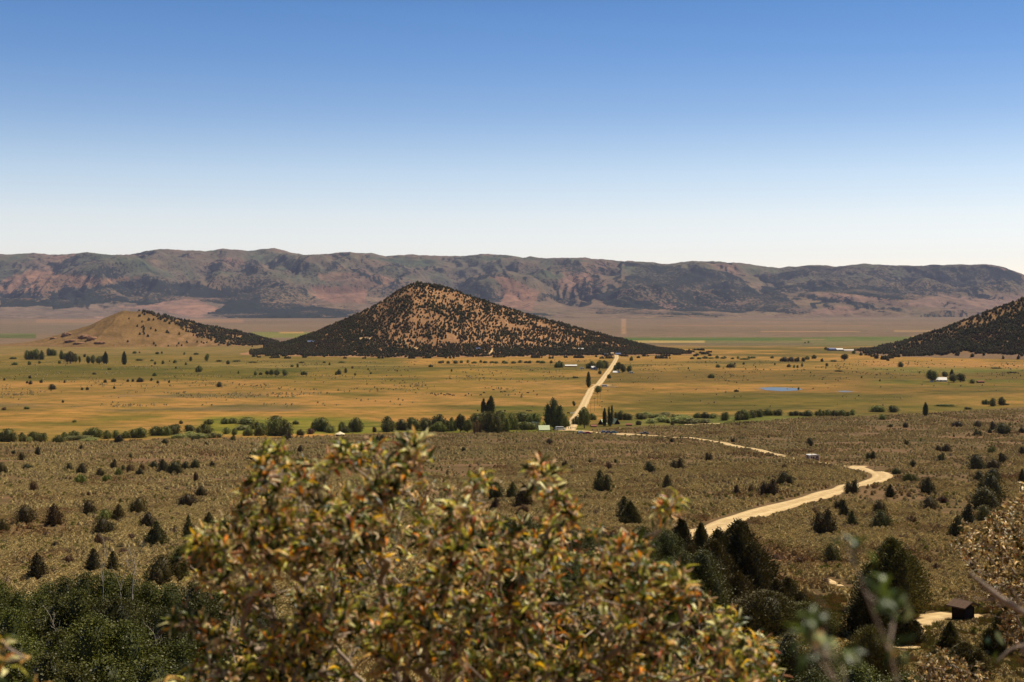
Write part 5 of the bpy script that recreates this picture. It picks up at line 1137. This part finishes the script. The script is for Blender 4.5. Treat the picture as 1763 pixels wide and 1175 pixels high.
BODY = [(300, 948), (330, 925), (365, 905), (395, 880), (415, 850), (440, 800), (470, 783), (520, 792), (560, 800), (600, 782), (640, 770), (690, 790), (730, 782), (765, 830), (800, 860), (850, 888), (880, 880), (920, 885), (960, 900), (1010, 905), (1050, 900), (1085, 925), (1110, 960),
        (1150, 990), (1170, 1015), (1230, 1040), (1290, 1058), (1325, 1110), (1345, 1180), (1350, 1420), (360, 1420), (310, 1180), (335, 1090), (350, 1040), (375, 1010), (345, 985)]
sp = [([(690, 790), (700, 745), (722, 745), (726, 790)], 14, 2.6, 2.8), ([(560, 805), (590, 765), (640, 755), (660, 790)], 14, 2.6, 3.0), ([(435, 830), (450, 782), (500, 776), (520, 830)], 20, 2.6, 3.0), ([(296, 950), (312, 925), (380, 920), (390, 960)], 30, 2.5, 2.8),
      ([(900, 812), (935, 796), (975, 850), (1000, 900), (960, 905)], 26, 2.6, 2.9), ([(1055, 960), (1120, 890), (1162, 855), (1172, 872), (1130, 930), (1090, 980)], 24, 2.6, 2.9), ([(1140, 1000), (1150, 985), (1178, 985), (1180, 1030)], 18, 2.5, 2.7),
      ([(295, 1075), (320, 1060), (380, 1080), (370, 1110)], 12, 2.5, 2.8), ([(790, 880), (800, 812), (830, 805), (860, 880)], 7, 2.7, 3.0)]
gz = float(ground(np.array(-.2), np.array(2.95)))
bush("mountain_mahogany", "large out of focus leafy shrub filling the lower middle with grey twigs and yellowing leaves", "shrub", [([(a, b+(12 if b < 1000 else 0)) for a, b in BODY], 1450, 2.45, 3.2), (BODY, 500, 3.2, 3.9)]+sp, (-.22, 2.95, gz), 61, (2.4, 3.4), .030, .0062, PAL_MAIN, 13, 8000, .04, clump=True,
     main=([(640, 1300, 2.9), (700, 1150, 2.85), (655, 1000, 2.8), (640, 880, 2.8)], [(700, 1300, 2.9), (860, 1140, 2.8), (960, 1040, 2.7), (1060, 980, 2.7)], [(560, 1300, 2.9), (480, 1120, 2.8), (420, 1000, 2.75)], [(760, 1350, 2.9), (1000, 1180, 2.8), (1180, 1090, 2.7)]))
gz = float(ground(np.array(3.1), np.array(8.2)))
bush("mountain_mahogany", "golden brown sunlit shrub crowding in at the right edge beside the kiosk", "shrub", [([(1763, 838), (1745, 868), (1712, 880), (1690, 895), (1655, 905), (1636, 925), (1648, 950), (1668, 975), (1690, 1000), (1700, 1030), (1722, 1080), (1738, 1110), (1765, 1130), (1775, 1300), (1990, 1300), (2040, 1000), (1960, 860), (1850, 815)], 2300, 7.4, 9.4)],
     (3.2, 8.3, gz), 62, (7, 9), .036, .014, PAL_DRY, 8, 0, .05, sub=.09, jit=.02)
bush("mountain_mahogany", "low golden brown shrub at the bottom edge right of the green sprigs", "shrub", [([(1585, 1135), (1620, 1120), (1660, 1140), (1700, 1150), (1740, 1250), (1540, 1250), (1570, 1165)], 330, 7.0, 7.9)],
     (px2x(1640, 7.4), 7.4, float(ground(np.array(2.3), np.array(7.4)))), 63, (7, 8), .030, .011, PAL_DRY, 8, 0, .03, sub=.09, jit=.02)
gz = float(ground(np.array(.2), np.array(.95)))
G = [([(1545, 1180), (1520, 1080), (1480, 1010), (1455, 940), (1475, 935), (1520, 1010), (1560, 1090), (1590, 1180)], 4, .85, 1.0), ([(1395, 1180), (1385, 1080), (1360, 1000), (1400, 980), (1425, 1060), (1450, 1180)], 4, .85, 1.0), ([(1350, 1240), (1400, 1100), (1560, 1090), (1620, 1240)], 3, .85, 1.05)]
bush("green_shrub", "very blurred pale green willow like sprigs at the lower right, nearest the viewer", "shrub", G, (.26, 1.0, gz), 64, (.8, 1), .019, .0050, PAL_GREEN, 5, 0, .0016, sub=.03, jit=.004, minr=.0005,
     main=([(1560, 1300, .95), (1530, 1120, .93), (1490, 1020, .92), (1460, 945, .92)], [(1470, 1300, .95), (1420, 1130, .93), (1395, 1010, .92)]))
bush("low_shrub", "blurred reddish leaf tips poking in at the bottom left corner", "shrub", [([(-160, 1172), (-20, 1165), (30, 1176), (80, 1172), (180, 1185), (290, 1180), (300, 1250), (-160, 1250)], 44, 1.7, 2.1), ([(-40, 1180), (-30, 1110), (10, 1100), (16, 1120), (0, 1180)], 6, 1.7, 1.9)],
     (px2x(40, 1.9), 1.9, float(ground(np.array(-.6), np.array(1.9)))), 65, (1, 2), .025, .008, PAL_MAIN, 6, 0, .01, sub=.04)
# bare twig crossing the right edge
Y = 1.7; c3 = lambda px, py, y=Y: np.array([(px-CX)/F*y, y, CAMZ+(HY-py)/F*y])
tp = [np.array([1.35, 2.1, float(ground(np.array(1.35), np.array(2.1)))]), c3(2150, 1500, 1.9), c3(1900, 1150), c3(1800, 1075), c3(1762, 1055), c3(1722, 1030), c3(1692, 1006), c3(1668, 985)]
V1, F1 = tube(tp, [.010, .008, .006, .0048, .0042, .0037, .0028, .0014], 8)
parts = [(V1, F1), tube([c3(1722, 1030), c3(1700, 1034), c3(1676, 1030)], [.002, .0014, .0008], 5), tube([c3(1900, 1150), c3(1790, 1105), c3(1740, 1118), c3(1716, 1140)], [.003, .0024, .0018, .001], 5), tube([c3(1800, 1075), c3(1760, 1040), c3(1740, 1010)], [.002, .0014, .0008], 5)]
V1, F1 = join_np(parts); t = empty("bare_shrub", tuple(tp[0])); tag(t, "blurred bare grey brown twig slanting across the right edge above the kiosk", "shrub")
obj("branches", mesh_np("branches", V1-tp[0], F1, 4, twigm, smooth=True), t)
rg = np.random.default_rng(6); n = 7; P = np.array([c3(1716, 1120), c3(1728, 1112), c3(1705, 1112), c3(1763, 1052), c3(1790, 1100), c3(1820, 1080), c3(1840, 1120)]); V, Fc, nv = leaf5(P, rg.normal(size=(n, 3))+[-.5, 0, .3], unit(rg.normal(size=(n, 3))+[0, 0, 1]), np.full(n, .02), np.full(n, .007))
obj("foliage", mesh_np("foliage", V-tp[0], Fc, 4, LCM, {"lc": np.repeat(pick(rg, n, PAL_GREEN), nv, 0)}), t)
# ------------------------------------------------------------------ labels that single each plant out
def nth(i, n):
    if n == 1: return ""
    if i == n-1 and n > 2: return "rightmost"
    if i == 0: return "leftmost"
    k = i+1; return f"{k}{'th' if 10 <= k % 100 <= 20 else {1: 'st', 2: 'nd', 3: 'rd'}.get(k % 10, 'th')} from left"
def region(px, py, k):
    edge = np.interp(px, [-400, 0, 300, 500, 620, 900, 1000, 1130, 1250, 1400, 1500, 1763, 2200], [768, 762, 754, 752, 746, 741, 740, 731, 728, 716, 714, 700, 688])
    if py > edge and not (k != 'j' and py < edge+7):
        if px < 330:
            return "by the creek at left" if py < 785 else "in the left sagebrush, upper band" if py < 815 else "in the left sagebrush, middle band" if py < 862 else "in the left sagebrush, lower band" if py < 930 else "just above the left aspens"
        if px < 560: return "in sagebrush above the leafy bush's left end"
        if px < 830: return "in sagebrush above the leafy bush's middle"
        if px < 960: return "in sagebrush above the leafy bush's notch"
        if px < 1200: return "in sagebrush left of the winding road" if py < 930 else "in the dark clump left of the road's lower end"
        if px < 1360: return "inside the winding road's curve" if py < 900 else "in the dark clump below the winding road"
        if px < 1540:
            return "in sagebrush around the stone hut" if py < 800 else "in sagebrush just below the road bend" if py < 960 else "by the grass patch left of the kiosk path"
        return "on sagebrush at right below the creek" if py < 770 else "right of the road bend, upper band" if py < 815 else "right of the road bend, middle band" if py < 862 else "right of the road bend, lower band" if py < 980 else "around the kiosk"
    if py > edge-28:
        return "in the left creekside row" if px < 180 else "in the creekside row left of the tent" if px < 440 else "in the creekside row around the tent" if px < 640 else "in the creekside row left of the village" if px < 860 else "among the village roofs" if px < 985 else "right of the village road" if px < 1130 else "in the creekside row above the corral" if px < 1330 else "in the right creekside row" if px < 1520 else "where the right meadow meets the sagebrush"
    if px < 190: return "in the far left grove" if py < 640 and py > 612 else "in the left meadow's far side" if py <= 612 else "in the left meadow"
    if px < 480: return "in the meadow below the low hill" if py < 650 else "in the middle of the left meadow"
    if px < 740: return "in the meadow left of the cone hill"
    if px < 960: return "along the foot of the cone hill"
    if px < 1020: return "left of the straight road"
    if px < 1110: return "beside the upper straight road"
    if px < 1330: return "in the meadow left of the pond" if py > 640 else "in the far meadow right of the road"
    if px < 1500: return "in the meadow around the pond" if py > 645 else "on the far plain before the green fields"
    return "around the white roofed farmhouse" if py > 645 and px < 1700 else "in the right meadow"
NOUN = {'j': "juniper", 'J': "juniper", 's': "willow bush", 'b': "dry brown shrub", 'l': "pale willow bush", 'p': "slim poplar", 'q': "broad dark poplar", 'r': "ragged poplar", 'c': "leafy tree"}
byk = {}
for e in PLANTS:
    k = e["_k"]; h, w = e["_h"], e["_w"]; sz = "tiny" if h < 6 else "small" if h < 13 else "mid-sized" if h < 24 else "tall"
    sh = ("wide" if w > h*1.35 else "rounded" if w > h*.95 else "narrow") if k in 'sblc' else ("squat" if w > h*1.05 else "cone shaped") if k in 'jJ' else ""
    byk.setdefault((" ".join(q for q in (sz, sh, NOUN[k]) if q), region(e["_px"], e["_py"], k)), []).append(e)
for (a, b), L in byk.items():
    L.sort(key=lambda e: e["_px"])
    for i, e in enumerate(L):
        q = nth(i, len(L)); e["label"] = f"{a} {b}"+(f", {q}" if q else "")
        if len(e["label"].split()) > 16: e["label"] = e["label"].replace(" the leafy bush's", " the bush's").replace(" from left", "") if 0 else e["label"].replace("sagebrush between the leafy bush's two tall shoots", "sagebrush above the leafy bush's notch"); e["group"] = f"{NOUN[e['_k']]}s {b}"[:60]
zones = {}
for e in ASPENS:
    px, top = e["_px"], e["_py"]; z = ("at lower left" if px < 600 else "behind the leafy bush's right side" if top < 1050 else "below the dark juniper clump")
    row = ("topmost row" if top < 1022 else "second row" if top < 1062 else "third row" if top < 1110 else "lowest row") if px < 600 else ("upper row" if top < 930 or 1050 < top < 1130 else "lower row")
    zones.setdefault((z, row), []).append(e)
for (z, row), L in zones.items():
    L.sort(key=lambda e: e["_px"])
    for i, e in enumerate(L): e["label"] = f"aspen {z}, {row}, {nth(i, len(L))}"; e["group"] = f"aspens {z}"
for e in PLANTS+ASPENS:
    for k in ("_px", "_py", "_h", "_w", "_k"):
        if k in e: del e[k]
# ------------------------------------------------------------------ haze: thin dry summer air over the whole valley
def haze():
    x0, x1, y0, y1, z0, z1 = -26000, 26000, -300, 21900, -12, 900
    V = np.array([(x, y, z) for z in (z0, z1) for y in (y0, y1) for x in (x0, x1)], float)
    Fc = np.array([(0, 2, 3, 1), (4, 5, 7, 6), (0, 1, 5, 4), (2, 6, 7, 3), (0, 4, 6, 2), (1, 3, 7, 5)])
    m = bpy.data.materials.new("haze_air"); m.use_nodes = True; nt = m.node_tree
    nt.nodes.remove(nt.nodes["Principled BSDF"])
    v = N(nt, "ShaderNodeVolumePrincipled"); v.inputs["Color"].default_value = (.64, .70, 1.0, 1)
    v.inputs["Density"].default_value = HAZE; v.inputs["Anisotropy"].default_value = .0
    nt.links.new(v.outputs[0], nt.nodes["Material Output"].inputs["Volume"])
    o = obj("haze", mesh_np("haze", V, Fc, 4, m)); tag(o, kind="stuff")
HAZE = 1.45e-5
haze()
